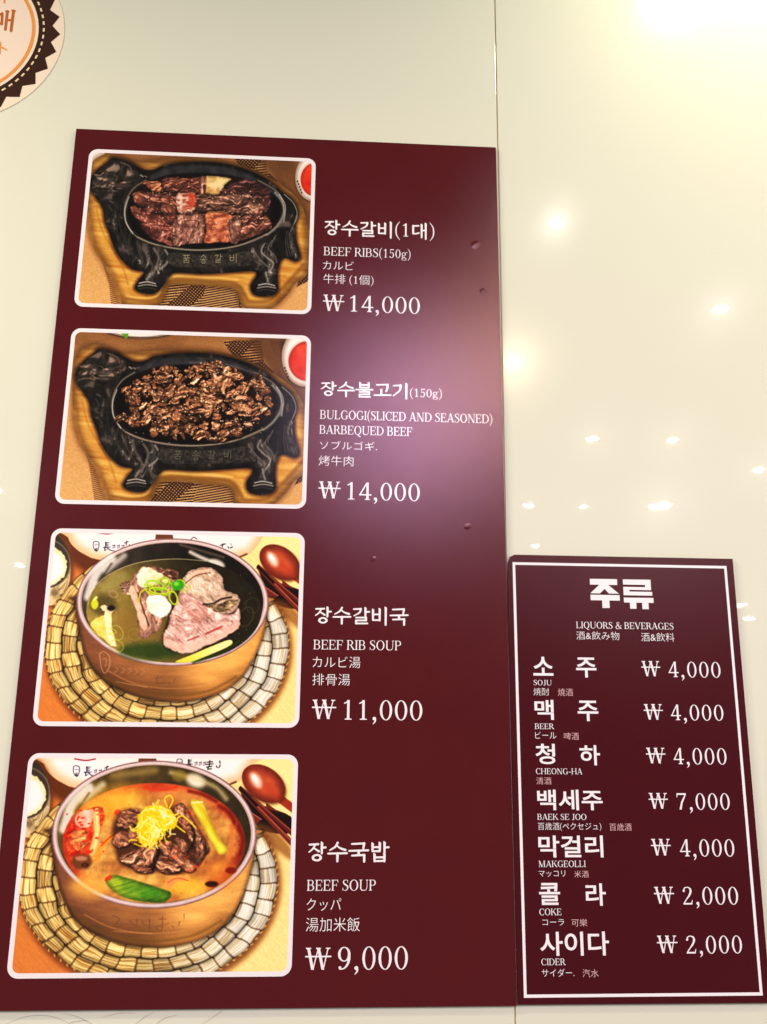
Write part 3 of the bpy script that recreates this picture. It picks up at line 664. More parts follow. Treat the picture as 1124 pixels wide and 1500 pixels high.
def clear_soup(P, cx, cy):
    r = P.r
    P.ell(575, 360, 344, 206, lambda x, y, d: mix((142, 124, 62), (40, 34, 20), sstep(250, 700, x + .9 * (200 - y) * .4 + 60 * (fbm(x, y, 70, 3, 3) - .5))) * (.8 + .4 * fbm(x, y, 30, 8, 3)[..., None]), f=2.5)
    P.line([(236, 340), (262, 270), (330, 214), (430, 174), (570, 158), (700, 166)], 2.5, (196, 190, 150), f=1.6, a=.8)
    P.ell(430, 420, 110, 80, (136, 106, 50), f=50, a=.65); P.ell(480, 520, 120, 34, (40, 66, 18), f=20, a=.8); P.ell(340, 250, 60, 30, (150, 142, 90), rot=-.6, f=22, a=.5)
    P.ell(300, 340, 50, 40, (70, 58, 30), f=18, a=.6)
    # cabbage and onion at the left
    P.poly([(252, 404), (300, 378), (330, 372), (330, 430), (345, 490), (330, 500), (300, 470), (262, 440)], lambda x, y, d: mix((190, 176, 60), (248, 236, 160), fbm(x, y, 18, 5, 3)), f=4, warp=6)
    P.poly([(306, 350), (326, 376), (334, 440), (350, 498), (324, 492), (306, 420)], (250, 238, 176), f=4, warp=4)
    P.poly([(286, 346), (310, 342), (340, 356), (318, 372)], (238, 210, 160), f=3, warp=6, ws=8); P.ell(328, 352, 16, 11, (26, 18, 20), f=5)
    P.ell(264, 336, 14, 20, (196, 206, 40), f=4); P.line([(262, 318), (270, 310)], 10, (230, 236, 120), f=4)
    def ringy(x, y, a, b, c, w=5, rot=0., al=1.):
        t = np.linspace(0, 6.283, 13)
        P.line([(x + a * np.cos(k) * np.cos(rot) - b * np.sin(k) * np.sin(rot), y + a * np.cos(k) * np.sin(rot) + b * np.sin(k) * np.cos(rot)) for k in t], w, c, f=2.6, a=al * .75)
    ringy(268, 416, 18, 12, (226, 220, 90)); ringy(350, 500, 28, 22, (170, 176, 60), 4, .4, .8); ringy(352, 448, 22, 30, (178, 184, 70), 4, -.5, .8); ringy(420, 455, 26, 22, (150, 136, 60), 4, .3, .7); ringy(300, 440, 50, 12, (196, 196, 60), 4, .1, .8)
    ringy(336, 296, 18, 12, (170, 140, 116), 6, .4, .8); ringy(858, 385, 26, 40, (96, 88, 46), 4, .4, .7); ringy(884, 340, 26, 30, (80, 76, 44), 4, 0, .6)
    P.poly([(365, 260), (400, 246), (404, 300), (376, 290)], meat((120, 84, 66), (190, 150, 120), k=.34, seed=71), f=4, warp=6)
    # left rib
    P.poly([(404, 240), (440, 196), (460, 184), (520, 196), (582, 204), (590, 230), (570, 300), (530, 350), (528, 420), (500, 448), (452, 472), (432, 420), (420, 340), (402, 290)], meat((120, 76, 60), (220, 172, 144), s=24, k=.34, seed=33, ang=1.3, sx=2.4), f=2.5, warp=8)
    P.poly([(410, 262), (430, 300), (444, 360), (470, 420), (456, 440), (436, 400), (418, 330), (398, 290)], lambda x, y, d: mix((200, 156, 126), (240, 206, 176), fbm(x, y, 14, 6, 3)), f=3, warp=4)
    P.line([(432, 290), (452, 350), (476, 420)], 6, (70, 34, 28), f=3, a=.8); P.line([(470, 300), (480, 350), (506, 410)], 8, (110, 66, 54), f=4, a=.7)
    P.poly([(504, 200), (560, 206), (588, 214), (580, 244), (540, 226)], meat((110, 66, 50), (190, 136, 110), k=.34, seed=35), f=3, warp=5)
    P.poly([(560, 204), (584, 216), (578, 240), (566, 232)], (52, 26, 20), f=4, a=.7)
    P.poly([(436, 210), (456, 188), (500, 204), (530, 220), (510, 256), (470, 270), (436, 262), (428, 236)], lambda x, y, d: mix((226, 206, 140), (255, 250, 226), np.clip(fbm(x, y, 16, 9, 3) * 1.8 - .3, 0, 1)), f=3, warp=7, ws=14)
    # right meat
    P.poly([(600, 268), (620, 220), (660, 196), (716, 192), (760, 226), (776, 278), (820, 300), (832, 336), (790, 352), (836, 372), (832, 420), (780, 466), (700, 500), (630, 524), (560, 514), (532, 478), (546, 420), (580, 330)], (20, 12, 8), f=10, a=.8, off=3)
    P.poly([(600, 268), (620, 220), (660, 196), (716, 192), (760, 226), (776, 278), (824, 300), (832, 330), (800, 372), (740, 366), (690, 340), (640, 320), (596, 310)], meat((170, 126, 102), (238, 206, 176), s=20, k=.34, seed=41, ang=.9, sx=3), f=2.5, warp=6)
    P.poly([(596, 300), (640, 296), (700, 340), (750, 366), (800, 376), (824, 352), (838, 376), (830, 420), (780, 462), (700, 498), (630, 526), (564, 514), (532, 480), (548, 420), (576, 340)], meat((190, 128, 112), (248, 206, 190), s=24, k=.34, seed=43, ang=.8, sx=2.6, edge=10), f=2.5, warp=7)
    P.poly([(540, 470), (600, 490), (700, 470), (790, 430), (830, 400), (826, 430), (760, 474), (700, 500), (630, 528), (560, 514)], lambda x, y, d: mix((206, 150, 128), (246, 214, 192), fbm(x, y, 16, 47, 3)), f=5, warp=6, a=.85)
    P.line([(624, 240), (664, 212), (720, 200)], 8, (222, 186, 156), f=3); P.line([(610, 262), (660, 224), (716, 212)], 4, (120, 76, 64), f=2)
    for q in ([(690, 336), (726, 334), (760, 316), (800, 308)], ): P.line(q, 7, (24, 16, 14), f=4, a=.9)
    P.poly([(700, 340), (744, 336), (790, 318), (826, 322), (800, 352), (744, 366)], meat((92, 72, 50), (170, 140, 100), k=.34, seed=49), f=4, warp=4)
    P.line([(630, 478), (672, 462)], 7, (164, 62, 60), f=3, a=.8); P.line([(700, 452), (762, 424)], 8, (150, 44, 40), f=4, a=.8, smooth=False)
    for k in range(16): 
        x0, y0 = r.uniform(570, 700), r.uniform(330, 440); P.line([(x0, y0), (x0 + 26, y0 + 18), (x0 + 40, y0 + 44)], 3, (170, 104, 92), f=3, a=.4)
    P.poly([(580, 562), (640, 536), (720, 502), (790, 476), (804, 488), (780, 506), (700, 540), (640, 562)], lambda x, y, d: mix((206, 200, 50), (250, 246, 160), sstep(560, 780, x) * .8 + .2 * fbm(x, y, 14, 3)), f=2.5)
    P.line([(650, 566), (760, 524), (830, 480)], 10, (44, 66, 14), f=5, a=.7)
    # spring onion and garlic
    P.poly([(470, 310), (510, 300), (550, 320), (562, 350), (548, 380), (520, 388), (480, 366), (466, 336)], lambda x, y, d: mix((232, 220, 176), (255, 254, 240), np.clip(fbm(x, y, 20, 51, 2) * 1.8 - .2, 0, 1)), f=3.5, warp=6)
    G = (126, 196, 20)
    for a in ((500, 262, 34, 16, .3), (530, 256, 30, 20, -.5), (480, 278, 26, 14, .8), (548, 276, 18, 26, .4), (572, 312, 15, 26, -.3), (516, 284, 38, 12, .1), (600, 254, 16, 12, .2)):
        ringy(a[0], a[1], a[2], a[3], (60, 120, 10), 9, a[4], .5); ringy(a[0], a[1] - 1, a[2], a[3], (176 + r.randint(-30, 40), 226, 50), 6, a[4])
    P.ell(590, 262, 24, 20, (60, 150, 24), f=5); P.ell(584, 256, 10, 8, (120, 210, 60), f=4); P.ell(540, 244, 12, 7, (220, 250, 120), f=4)
    P.line([(436, 330), (444, 290), (470, 276)], 5, (190, 190, 50), f=2); P.line([(600, 290), (640, 268), (630, 262)], 4, (186, 204, 60), f=2)
    for _ in range(40): P.ell(r.uniform(300, 880), r.uniform(220, 500), 2.2, 1.6, (236, 226, 180), f=1.2, a=.35)

def soup(P, cx, cy):
    r = P.r
    def s(x, y, d):
        n = fbm(x, y, 80, 3, 3)
        c = mix((172, 108, 56), (232, 176, 96), np.clip(n * 2.2 - .6, 0, 1)) * (.86 + .28 * fbm(x, y, 18, 21, 3))[..., None]
        rr = sstep(60, 4, -d + 40 * (fbm(x, y, 26, 12, 3) - .5))
        side = sstep(420, 200, x) * .9 + sstep(700, 860, x) * .8 + .6 * sstep(220, 150, y)
        rr = np.clip(rr * np.clip(side, 0, 1), 0, 1)[..., None]
        e_ = (fbm(x, y, 34, 140, 2) - fbm(x + 4, y + 6, 34, 140, 2)) * .7
        c = np.clip(c * (1 + e_)[..., None], 0, 255)
        return c * (1 - rr) + mix((186, 34, 14), (120, 18, 8), sstep(700, 900, x)) * rr
    P.ell(563, 362, 334, 220, s, f=3)
    P.ell(400, 220, 120, 50, (244, 182, 56), rot=-.35, f=46, a=.7); P.ell(640, 190, 90, 20, (206, 132, 70), f=18, a=.6)
    P.ell(330, 520, 70, 40, (246, 182, 84), f=30, a=.7); P.ell(680, 520, 80, 34, (246, 186, 64), f=26, a=.8); P.ell(810, 470, 50, 50, (214, 120, 44), f=30, a=.6); P.ell(520, 440, 110, 30, (140, 84, 40), f=26, a=.6)
    # chilli oil and cabbage at the left
    P.poly([(240, 340), (262, 290), (320, 240), (372, 232), (380, 270), (362, 330), (340, 400), (290, 420), (250, 400), (236, 370)], meat((190, 30, 10), (244, 110, 50), s=34, seed=8, sx=1., k=.2, edge=4), f=6, warp=9)
    P.poly([(290, 250), (330, 240), (346, 262), (324, 300), (286, 300), (272, 284)], lambda x, y, d: mix((226, 130, 100), (252, 214, 190), fbm(x, y, 14, 28, 3)), f=4, warp=6)
    P.poly([(268, 318), (310, 316), (318, 360), (290, 390), (262, 370)], meat((214, 84, 34), (250, 170, 96), s=26, seed=29, sx=1., k=.25, edge=4), f=6, warp=8)
    P.poly([(348, 236), (362, 250), (362, 330), (350, 390), (330, 408), (332, 370), (344, 320), (342, 270)], (250, 190, 110), f=3, warp=4)
    P.line([(352, 244), (356, 320), (346, 380)], 5, (255, 226, 160), f=3)
    for _ in range(26): P.ell(r.uniform(240, 380), r.uniform(240, 430), r.uniform(3, 9), r.uniform(2, 6), (196, 28, 10), f=2.5, a=.75)
    P.ell(300, 430, 40, 28, (104, 60, 32), f=9, a=.9, warp=5); P.ell(298, 418, 22, 9, (190, 140, 110), f=5, a=.8); P.ell(312, 442, 14, 8, (54, 26, 16), f=5, a=.8)
    P.line([(350, 424), (376, 370), (420, 330), (462, 318)], 14, (236, 150, 44), f=5, a=.9); P.line([(370, 372), (410, 334), (450, 322)], 5, (190, 50, 14), f=3, a=.8)
    # dark chilli skins at the right
    for q in ([(690, 172), (740, 184), (790, 210)], [(800, 225), (840, 255), (856, 290)], [(870, 300), (890, 350), (880, 400)]): P.line(q, 13, (110, 20, 12), f=7, a=.8)
    P.line([(846, 296), (850, 350), (838, 420)], 9, (226, 110, 50), f=5, a=.8)
    P.ell(776, 512, 24, 11, (60, 18, 8), f=5); P.ell(846, 462, 20, 12, (120, 28, 12), f=6)
    P.line([(530, 160), (600, 166), (640, 158)], 12, (206, 60, 26), f=7, a=.8); P.ell(430, 252, 14, 12, (206, 60, 24), f=5, a=.8); P.ell(688, 252, 9, 8, (216, 44, 20), f=3)
    # yellow leek
    P.poly([(694, 212), (736, 210), (760, 260), (800, 340), (832, 386), (806, 404), (784, 380), (740, 300)], lambda x, y, d: mix((206, 176, 30), (252, 232, 84), np.clip(fbm(x, y, 18, 66, 3, 3, 1.0) * 1.8 - .3, 0, 1)) * (.78 + .22 * sstep(0, 16, -d))[..., None], f=3)
    P.line([(702, 214), (738, 212)], 5, (255, 240, 160), f=3)
    # beef
    P.poly([(410, 330), (430, 260), (480, 236), (560, 250), (640, 230), (700, 280), (760, 372), (740, 420), (680, 470), (600, 470), (500, 460), (436, 430)], (54, 26, 16), f=14, a=.85)
    for i, (q, g) in enumerate(([[(425, 290), (440, 250), (476, 238), (506, 246), (500, 290), (470, 306), (436, 306)], .3], [[(410, 350), (440, 318), (476, 330), (478, 360), (450, 376), (420, 372)], .8],
            [[(436, 420), (470, 396), (530, 384), (556, 400), (540, 440), (496, 452), (466, 440)], -.5], [[(490, 440), (540, 446), (560, 466), (520, 472), (490, 460)], 0.],
            [[(514, 372), (560, 366), (572, 400), (548, 446), (530, 430), (518, 400)], 1.5], [[(578, 362), (600, 350), (640, 366), (690, 420), (716, 452), (690, 468), (640, 440), (596, 400)], .9],
            [[(640, 340), (672, 350), (690, 380), (676, 396), (652, 380)], 1.2], [[(634, 232), (664, 216), (690, 250), (716, 300), (750, 350), (764, 386), (740, 400), (708, 372), (680, 320), (650, 280)], 1.],
            [[(568, 420), (620, 410), (660, 450), (650, 470), (590, 468)], .2], [[(700, 330), (730, 340), (756, 380), (728, 440), (712, 420), (716, 380)], 1.3], [[(470, 300), (500, 310), (520, 350), (490, 370), (470, 340)], .9])):
        v = r.uniform(.8, 1.12)
        P.poly([(a + 3, b + 5) for a, b in q], (26, 10, 6), f=6, a=.8)
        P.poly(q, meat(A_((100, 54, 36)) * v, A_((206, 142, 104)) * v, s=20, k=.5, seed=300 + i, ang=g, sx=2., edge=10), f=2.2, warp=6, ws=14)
    for q in ([(560, 462), (580, 400), (576, 380)], [(500, 300), (520, 320)], [(700, 300), (712, 340), (700, 380)]): P.line(q, 9, (16, 8, 6), f=5, a=.85)
    for _ in range(20): P.ell(r.uniform(600, 760), r.uniform(380, 470), r.uniform(3, 7), 3, (206, 50, 26), f=2.5, a=.6)
    # shredded egg
    P.poly([(506, 260), (530, 232), (580, 226), (630, 244), (646, 280), (630, 310), (590, 320), (570, 360), (536, 376), (506, 350), (498, 310)], (232, 190, 16), f=5, warp=9)
    for _ in range(120):
        a = r.rand() * 6.28; q = np.sqrt(r.rand()); x0 = 568 + 66 * q * np.cos(a); y0 = 298 + 66 * q * np.sin(a) + (568 - x0) * .3
        t = r.rand() * 6.28; L = r.uniform(10, 24); b = r.uniform(-1, 1)
        P.line([(x0, y0), (x0 + L * np.cos(t), y0 + L * np.sin(t)), (x0 + L * 1.5 * np.cos(t + b), y0 + L * 1.5 * np.sin(t + b))], r.uniform(3, 6), [(250, 226, 60), (255, 244, 140), (226, 184, 24), (255, 250, 190)][r.randint(4)], f=2.4, a=.85)
    for q in ([(610, 230), (600, 200), (620, 188), (630, 206), (618, 232)], [(640, 280), (664, 262), (700, 290), (712, 304)], [(640, 296), (676, 322)], [(500, 352), (480, 350), (472, 356)]): P.line(q, 5, (246, 206, 40), f=2)
    # green leek
    P.poly([(386, 500), (414, 478), (470, 490), (530, 508), (590, 528), (628, 546), (604, 578), (540, 578), (470, 566), (420, 542)], lambda x, y, d: mix((62, 122, 30), (160, 176, 50), np.clip(sstep(560, 400, x) * .6 + fbm(x, y, 24, 67, 3) * .7 - .15, 0, 1)) * ((.72 + .28 * sstep(0, 22, -d)) * (.85 + .3 * vnoise((x * .3 + y) / 4., x / 90., 68)))[..., None], f=4)
    P.ell(398, 490, 16, 8, (206, 60, 24), rot=-.6, f=4, a=.9)
    P.poly([(610, 500), (640, 484), (680, 486), (690, 500), (650, 500), (620, 530)], (226, 140, 90), f=5, a=.8, warp=4); P.line([(616, 506), (650, 490), (690, 500)], 3, (206, 70, 30), f=2, a=.8)
    for _ in range(60):
        P.ell(r.uniform(280, 860), r.uniform(200, 560), r.uniform(1.6, 3.6), r.uniform(1.4, 2.6), (186, 60, 20), f=1.5, a=r.uniform(.2, .6))

SHEETS = {  # outer corners of each white-edged print on its proof sheet (clockwise from top left)
    1: [(90, 53), (1072, 97), (1055, 773), (28, 735)],
    2: [(97, 28), (1083, 63), (1065, 775), (32, 752)],
    3: [(95, 38), (1090, 55), (1065, 820), (22, 812)],
    4: [(102, 33), (1088, 38), (1072, 850), (28, 858)]}

def paint(which, aspect):
    P = Print(SHEETS[which], aspect)
    if which <= 2: iron_scene(P, which == 2)
    else: pot_scene(P, which == 4)
    P.C = P.C + 1.6 * (P.C - (np.pad(P.C, ((2, 2), (2, 2), (0, 0)), mode='edge')[:-4, 2:-2] + np.pad(P.C, ((2, 2), (2, 2), (0, 0)), mode='edge')[4:, 2:-2] + np.pad(P.C, ((2, 2), (2, 2), (0, 0)), mode='edge')[2:-2, :-4] + np.pad(P.C, ((2, 2), (2, 2), (0, 0)), mode='edge')[2:-2, 4:]) / 4) * .28
    P.blur(1)
    P.C = P.C * (.955 + .09 * fbm(P.X, P.Y, 4, 201, 2))[..., None]
    g = np.clip(P.C / 255., 0, 1); P.C = 255 * (g + .09 * np.sin(2 * np.pi * (g - .5)) * .5) * (1.0 if which <= 2 else 1.07)
    P.C = np.clip(P.C + (P.r.rand(*P.C.shape[:2], 1) - .5) * 7, 0, 255)
    return P.C / 255.
# ---------------------------------------------------------------- lettering
def box(x0, y0, x1, y1): return [(x0, y0), (x1, y0), (x1, y1), (x0, y1)]
def disc(x, y, r, n=12, ry=None): return [(x + r * math.cos(6.28318 * k / n), y + (ry or r) * math.sin(6.28318 * k / n)) for k in range(n)]
def arc(cx, cy, rx, ry, a0, a1, wv, wh, n=22):
    """part of a ring, wv thick at its sides and wh at top and bottom; cut into convex quads"""
    out = []; t = [math.radians(a0 + (a1 - a0) * k / n) for k in range(n + 1)]
    o = [(cx + rx * math.cos(k), cy + ry * math.sin(k)) for k in t]; i = [(cx + (rx - wv) * math.cos(k), cy + (ry - wh) * math.sin(k)) for k in t]
    for k in range(n): out.append([o[k], o[k + 1], i[k + 1], i[k]])
    return out
def diag(x0, y0, x1, y1, w_): return [(x0 - w_ / 2, y0), (x0 + w_ / 2, y0), (x1 + w_ / 2, y1), (x1 - w_ / 2, y1)]
def stroke(pts, ws, smooth=True, cap=True):
    p = np.array(pts, float)
    if not hasattr(ws, '__len__'): ws = [ws] * len(pts)
    if smooth and len(p) > 2:
        q = catmull(p, False, 4); wi = np.interp(np.linspace(0, len(p) - 1, len(q)), range(len(p)), ws)
    else: q, wi = p, np.array(ws, float)
    out = []
    for k in range(len(q) - 1):
        d = q[k + 1] - q[k]; L = math.hypot(*d)
        if L < 1e-6: continue
        n = np.array([-d[1], d[0]]) / L
        out.append([tuple(q[k] - n * wi[k] / 2), tuple(q[k + 1] - n * wi[k + 1] / 2), tuple(q[k + 1] + n * wi[k + 1] / 2), tuple(q[k] + n * wi[k] / 2)])
        if k: out.append(disc(q[k][0], q[k][1], wi[k] / 2, 10))
    if cap: out += [disc(q[0][0], q[0][1], wi[0] / 2, 10), disc(q[-1][0], q[-1][1], wi[-1] / 2, 10)]
    return out
TK, TN, SR = 92, 40, 34
def foot(x, w_=TK, y=0, up=True, ext=58):
    s = 1 if up else -1
    return [[(x - w_ / 2 - ext, y), (x + w_ / 2 + ext, y), (x + w_ / 2 + ext, y + s * SR), (x - w_ / 2 - ext, y + s * SR)],
            [(x - w_ / 2 - 26, y + s * SR * .9), (x + w_ / 2 + 26, y + s * SR * .9), (x + w_ / 2, y + s * (SR + 32)), (x - w_ / 2, y + s * (SR + 32))]]
def stem(x, w_=TK, y0=0, y1=700, b=True, t=True):
    return [box(x - w_ / 2, y0, x + w_ / 2, y1)] + (foot(x, w_, y0) if b else []) + (foot(x, w_, y1, False) if t else [])
def eb(x1, y=0, up=True):     # the flared end of a horizontal arm
    s = 1 if up else -1
    return [[(x1 - 60, y), (x1, y), (x1 + 22, y + s * 180), (x1 - 4, y + s * 180), (x1 - 60, y + s * 34)]]
def serif_glyphs():
    g = {}
    S = stem(130)
    g['B'] = (610, S + [box(130, 664, 330, 700), box(130, 342, 340, 378), box(130, 0, 340, 36)] + arc(320, 521, 190, 179, -90, 90, TK, 36) + arc(336, 189, 218, 189, -90, 90, TK, 36))
    g['P'] = (560, S + [box(130, 664, 310, 700), box(130, 316, 310, 352)] + arc(306, 508, 216, 192, -90, 90, TK, 36))
    g['R'] = (640, S + [box(130, 664, 310, 700), box(130, 330, 320, 366)] + arc(300, 515, 205, 185, -90, 90, TK, 36) + [diag(560, 0, 330, 350, 104)] + foot(575, 80, ext=45))
    g['E'] = (590, S + [box(130, 664, 500, 700), box(130, 338, 400, 374), box(130, 0, 520, 36), box(392, 262, 416, 450)] + eb(505, 700, False) + eb(525))
    g['F'] = (550, S + [box(130, 664, 500, 700), box(130, 338, 400, 374), box(392, 262, 416, 450)] + eb(505, 700, False))
    g['L'] = (560, S + [box(130, 0, 500, 36)] + eb(500))
    g['I'] = (270, stem(135))
    g['H'] = (740, S + stem(605) + [box(130, 338, 605, 374)])
    g['D'] = (710, S + [box(130, 664, 320, 700), box(130, 0, 320, 36)] + arc(310, 350, 350, 350, -90, 90, TK + 6, 36))
    g['O'] = (720, arc(360, 350, 318, 362, 0, 360, 104, 34, 36))
    g['Q'] = (720, g['O'][1] + stroke([(300, 30), (420, -60), (560, -150), (660, -140)], [30, 70, 60, 20]))
    g['C'] = (650, arc(365, 350, 322, 362, 48, 312, 104, 34, 30) + [box(572, 470, 596, 700), [(560, 600), (596, 560), (596, 700)], box(584, 70, 600, 190)])
    g['G'] = (720, arc(365, 350, 322, 362, 48, 306, 104, 34, 30) + [box(572, 470, 596, 700), [(560, 600), (596, 560), (596, 700)]] + [box(540, 30, 630, 310)] + foot(585, 90, 310, False, 50))
    g['S'] = (520, stroke([(420, 590), (370, 670), (260, 688), (140, 640), (108, 545), (170, 440), (300, 360), (410, 270), (430, 160), (350, 45), (240, 12), (120, 50), (70, 150)], [26, 28, 34, 60, 86, 96, 104, 96, 84, 50, 32, 28, 24]) + [box(408, 500, 432, 706), box(52, -6, 76, 210)])
    g['A'] = (690, [diag(95, 0, 335, 706, 42), diag(575, 0, 345, 706, 110), box(160, 214, 500, 250)] + foot(95, 42, ext=64) + foot(575, 100, ext=50))
    g['V'] = (690, [diag(345, -6, 100, 700, 110), diag(355, -6, 590, 700, 42)] + foot(105, 100, 700, False, 46) + foot(590, 42, 700, False, 60))
    g['W'] = (1000, [diag(290, -6, 110, 700, 112), diag(300, -6, 500, 700, 44), diag(690, -6, 500, 700, 112), diag(700, -6, 880, 700, 44)] + foot(112, 104, 700, False, 50) + foot(500, 100, 700, False, 46) + foot(880, 44, 700, False, 66))
    g['w'] = (1000, g['W'][1] + [box(-10, 392, 1010, 442)])
    g['N'] = (740, [box(112, 0, 150, 700), box(594, 0, 632, 700), diag(590, -6, 130, 700, 116)] + foot(131, 38) + foot(613, 38, 700, False) + [box(40, 666, 150, 700)])
    g['U'] = (730, [box(100, 230, 192, 700), box(588, 230, 628, 700)] + foot(146, 92, 700, False) + foot(608, 40, 700, False) + stroke([(146, 240), (158, 120), (240, 30), (380, 12), (540, 60), (608, 240)], [92, 88, 66, 44, 40, 40], True, False))
    g['J'] = (420, [box(220, 160, 312, 700)] + foot(266, 92, 700, False) + stroke([(266, 200), (262, 60), (180, -10), (90, 20)], [92, 84, 44, 60]))
    g['K'] = (700, S + [diag(180, 300, 560, 700, 52), diag(610, 0, 320, 420, 112)] + foot(610, 80, ext=44) + foot(560, 40, 700, False, 60))
    g['M'] = (890, [box(110, 0, 148, 700), box(680, 0, 780, 700), diag(420, 0, 140, 700, 112), diag(430, 0, 700, 700, 42)] + foot(129, 38) + foot(730, 100) + [box(40, 666, 180, 700), box(680, 666, 840, 700)])
    g['&'] = (760, stroke([(660, 360), (600, 160), (420, 20), (230, 0), (90, 100), (110, 240), (300, 360), (430, 480), (440, 620), (340, 690), (230, 640), (220, 520), (330, 340), (520, 130), (700, 10)], [30, 34, 40, 60, 80, 76, 50, 44, 56, 34, 56, 84, 90, 96, 60]) + [box(560, 350, 740, 384)])
    g['0'] = (520, arc(260, 345, 212, 360, 0, 360, 84, 28, 36))
    g['1'] = (520, stem(265, 84, t=False) + [[(110, 590), (130, 560), (265, 620), (307, 700), (280, 700)]] + foot(265, 84, ext=76))
    g['2'] = (520, stroke([(95, 540), (150, 660), (260, 690), (370, 640), (400, 530), (340, 380), (200, 200), (85, 40)], [74, 40, 34, 66, 92, 74, 46, 44]) + [disc(112, 545, 44)] + [box(60, 0, 420, 62), [(330, 0), (432, 0), (462, 180), (438, 180), (400, 62)]])
    g['4'] = (520, [diag(60, 200, 330, 700, 52), box(32, 178, 488, 226), box(300, 0, 384, 700)] + foot(342, 84, ext=54))
    g['5'] = (520, [box(130, 630, 430, 700), [(120, 350), (150, 350), (160, 700), (128, 700)]] + stroke([(128, 365), (230, 425), (350, 390), (405, 230), (345, 70), (215, 8), (100, 40)], [26, 34, 70, 92, 66, 34, 50]) + [disc(105, 80, 44)])
    g['7'] = (520, [box(60, 628, 470, 700), [(50, 520), (72, 520), (110, 640), (60, 700)], [(150, 0), (240, 0), (300, 260), (470, 640), (430, 660), (240, 330)]])
    g['9'] = (520, arc(248, 470, 200, 226, 0, 360, 82, 30, 32) + stroke([(410, 470), (404, 300), (340, 130), (230, 30), (110, 20)], [76, 78, 66, 40, 40]) + [disc(118, 60, 46)])
    g[','] = (260, [disc(120, 46, 62)] + stroke([(145, 50), (150, -50), (70, -150)], [70, 56, 14]))
    g['.'] = (260, [disc(110, 46, 56)])
    g['('] = (330, stroke([(280, 790), (130, 560), (90, 300), (130, 40), (280, -190)], [20, 56, 68, 56, 20]))
    g[')'] = (330, stroke([(50, 790), (200, 560), (240, 300), (200, 40), (50, -190)], [20, 56, 68, 56, 20]))
    g['-'] = (380, [box(50, 220, 330, 280)])
    g['g'] = (520, arc(225, 320, 165, 160, 0, 360, 70, 30, 26) + arc(245, -70, 205, 120, 0, 360, 60, 34, 26) + stroke([(150, 190), (90, 130), (120, 70), (330, 40)], [34, 54, 50, 60]) + stroke([(350, 420), (430, 470), (490, 470)], [34, 34, 60]))
    g[' '] = (250, [])
    return g

def hangul_glyphs():
    """brush-cut Hangul of the dish names; strokes on a 100 x 100 body, y down"""
    V, H = 12.4, 9.2
    vh = lambda x, y0, y1: ([(x - 3, y0), (x, y0 + 5), (x, y1)], [7, V, V - 2.5])
    hz = lambda x0, y0, x1, y1: ([(x0, y0), (x1, y1)], [H, H + 1])
    z = {
     '장': [hz(10, 15, 52, 13), ([(37, 15), (28, 34), (8, 52)], [H, 9, 6]), ([(30, 31), (44, 40), (56, 48)], [6, 9, 11]), vh(70, 3, 58), hz(70, 30, 88, 29), 'ring 47 79 25 18'],
     '수': [([(50, 5), (38, 26), (12, 43)], [10, 10, 6]), ([(46, 19), (62, 32), (87, 41)], [6, 9, 12]), hz(5, 59, 95, 57), ([(50, 58), (50, 97)], [V, V - 2])],
     '갈': [hz(10, 13, 46, 11), ([(46, 11), (40, 32), (10, 51)], [V, 10, 6]), vh(71, 3, 52), hz(71, 28, 91, 27), hz(22, 61, 74, 60), ([(74, 60), (74, 76)], [V, V]), hz(23, 77, 74, 76), ([(23, 77), (23, 94)], [V - 1, V - 1]), hz(23, 94, 82, 93)],
     '비': [vh(15, 12, 74), vh(50, 8, 76), hz(15, 42, 50, 40), hz(15, 74, 50, 73), ([(78, 0), (82, 5), (82, 100)], [7, V, V - 2])],
     '대': [hz(10, 20, 42, 17), ([(12, 18), (12, 66)], [V - 1, V - 1]), ([(12, 68), (30, 67), (44, 62)], [H, H, 10]), vh(60, 7, 90), vh(83, 0, 99), hz(60, 46, 83, 45)],
     '불': [vh(26, 3, 36), vh(74, 2, 36), hz(26, 19, 74, 18), hz(26, 36, 74, 35), hz(4, 50, 96, 48), ([(50, 49), (50, 62)], [V, V]), hz(23, 64, 76, 63), ([(76, 63), (76, 79)], [V, V]), hz(24, 80, 76, 79), ([(24, 80), (24, 96)], [V - 1, V - 1]), hz(24, 96, 82, 95)],
     '고': [hz(17, 15, 78, 12), ([(78, 12), (77, 35), (70, 58)], [V, V, 9]), ([(43, 46), (43, 80)], [V, V]), hz(4, 83, 96, 80)],
     '기': [hz(10, 18, 50, 14), ([(50, 14), (44, 48), (8, 84)], [V, 10, 6]), ([(78, 0), (82, 5), (82, 100)], [7, V, V - 2])],
     '국': [hz(17, 12, 76, 9), ([(76, 9), (72, 36)], [V, 9]), hz(4, 46, 96, 43), ([(50, 45), (50, 64)], [V, V]), hz(18, 69, 77, 66), ([(77, 66), (77, 99)], [V, V - 2])],
     '밥': [vh(15, 7, 48), vh(50, 4, 48), hz(15, 28, 50, 27), hz(15, 48, 50, 47), vh(73, 1, 56), hz(73, 29, 93, 28), vh(25, 60, 97), vh(73, 58, 98), hz(25, 78, 73, 77), hz(25, 96, 73, 95)]}
    g = {}
    for k, ss in z.items():
        ps = []
        for s_ in ss:
            if isinstance(s_, str):
                _, a, b, rx, ry = s_.split(); ps += arc(float(a), float(b), float(rx), float(ry), 0, 360, V, H, 26)
            else:
                p, w_ = s_
                if len(p) > 2 and abs(p[0][0] - p[1][0]) < 5 and abs(p[0][1] - p[1][1]) < 6: ps += stroke(p, w_, False)
                else: ps += stroke(p, w_)
        g[k] = (870 if k in '장갈' else 925, [[(10 + x * 9.05, 750 - y * 8.6) for x, y in q] for q in ps])
    return g
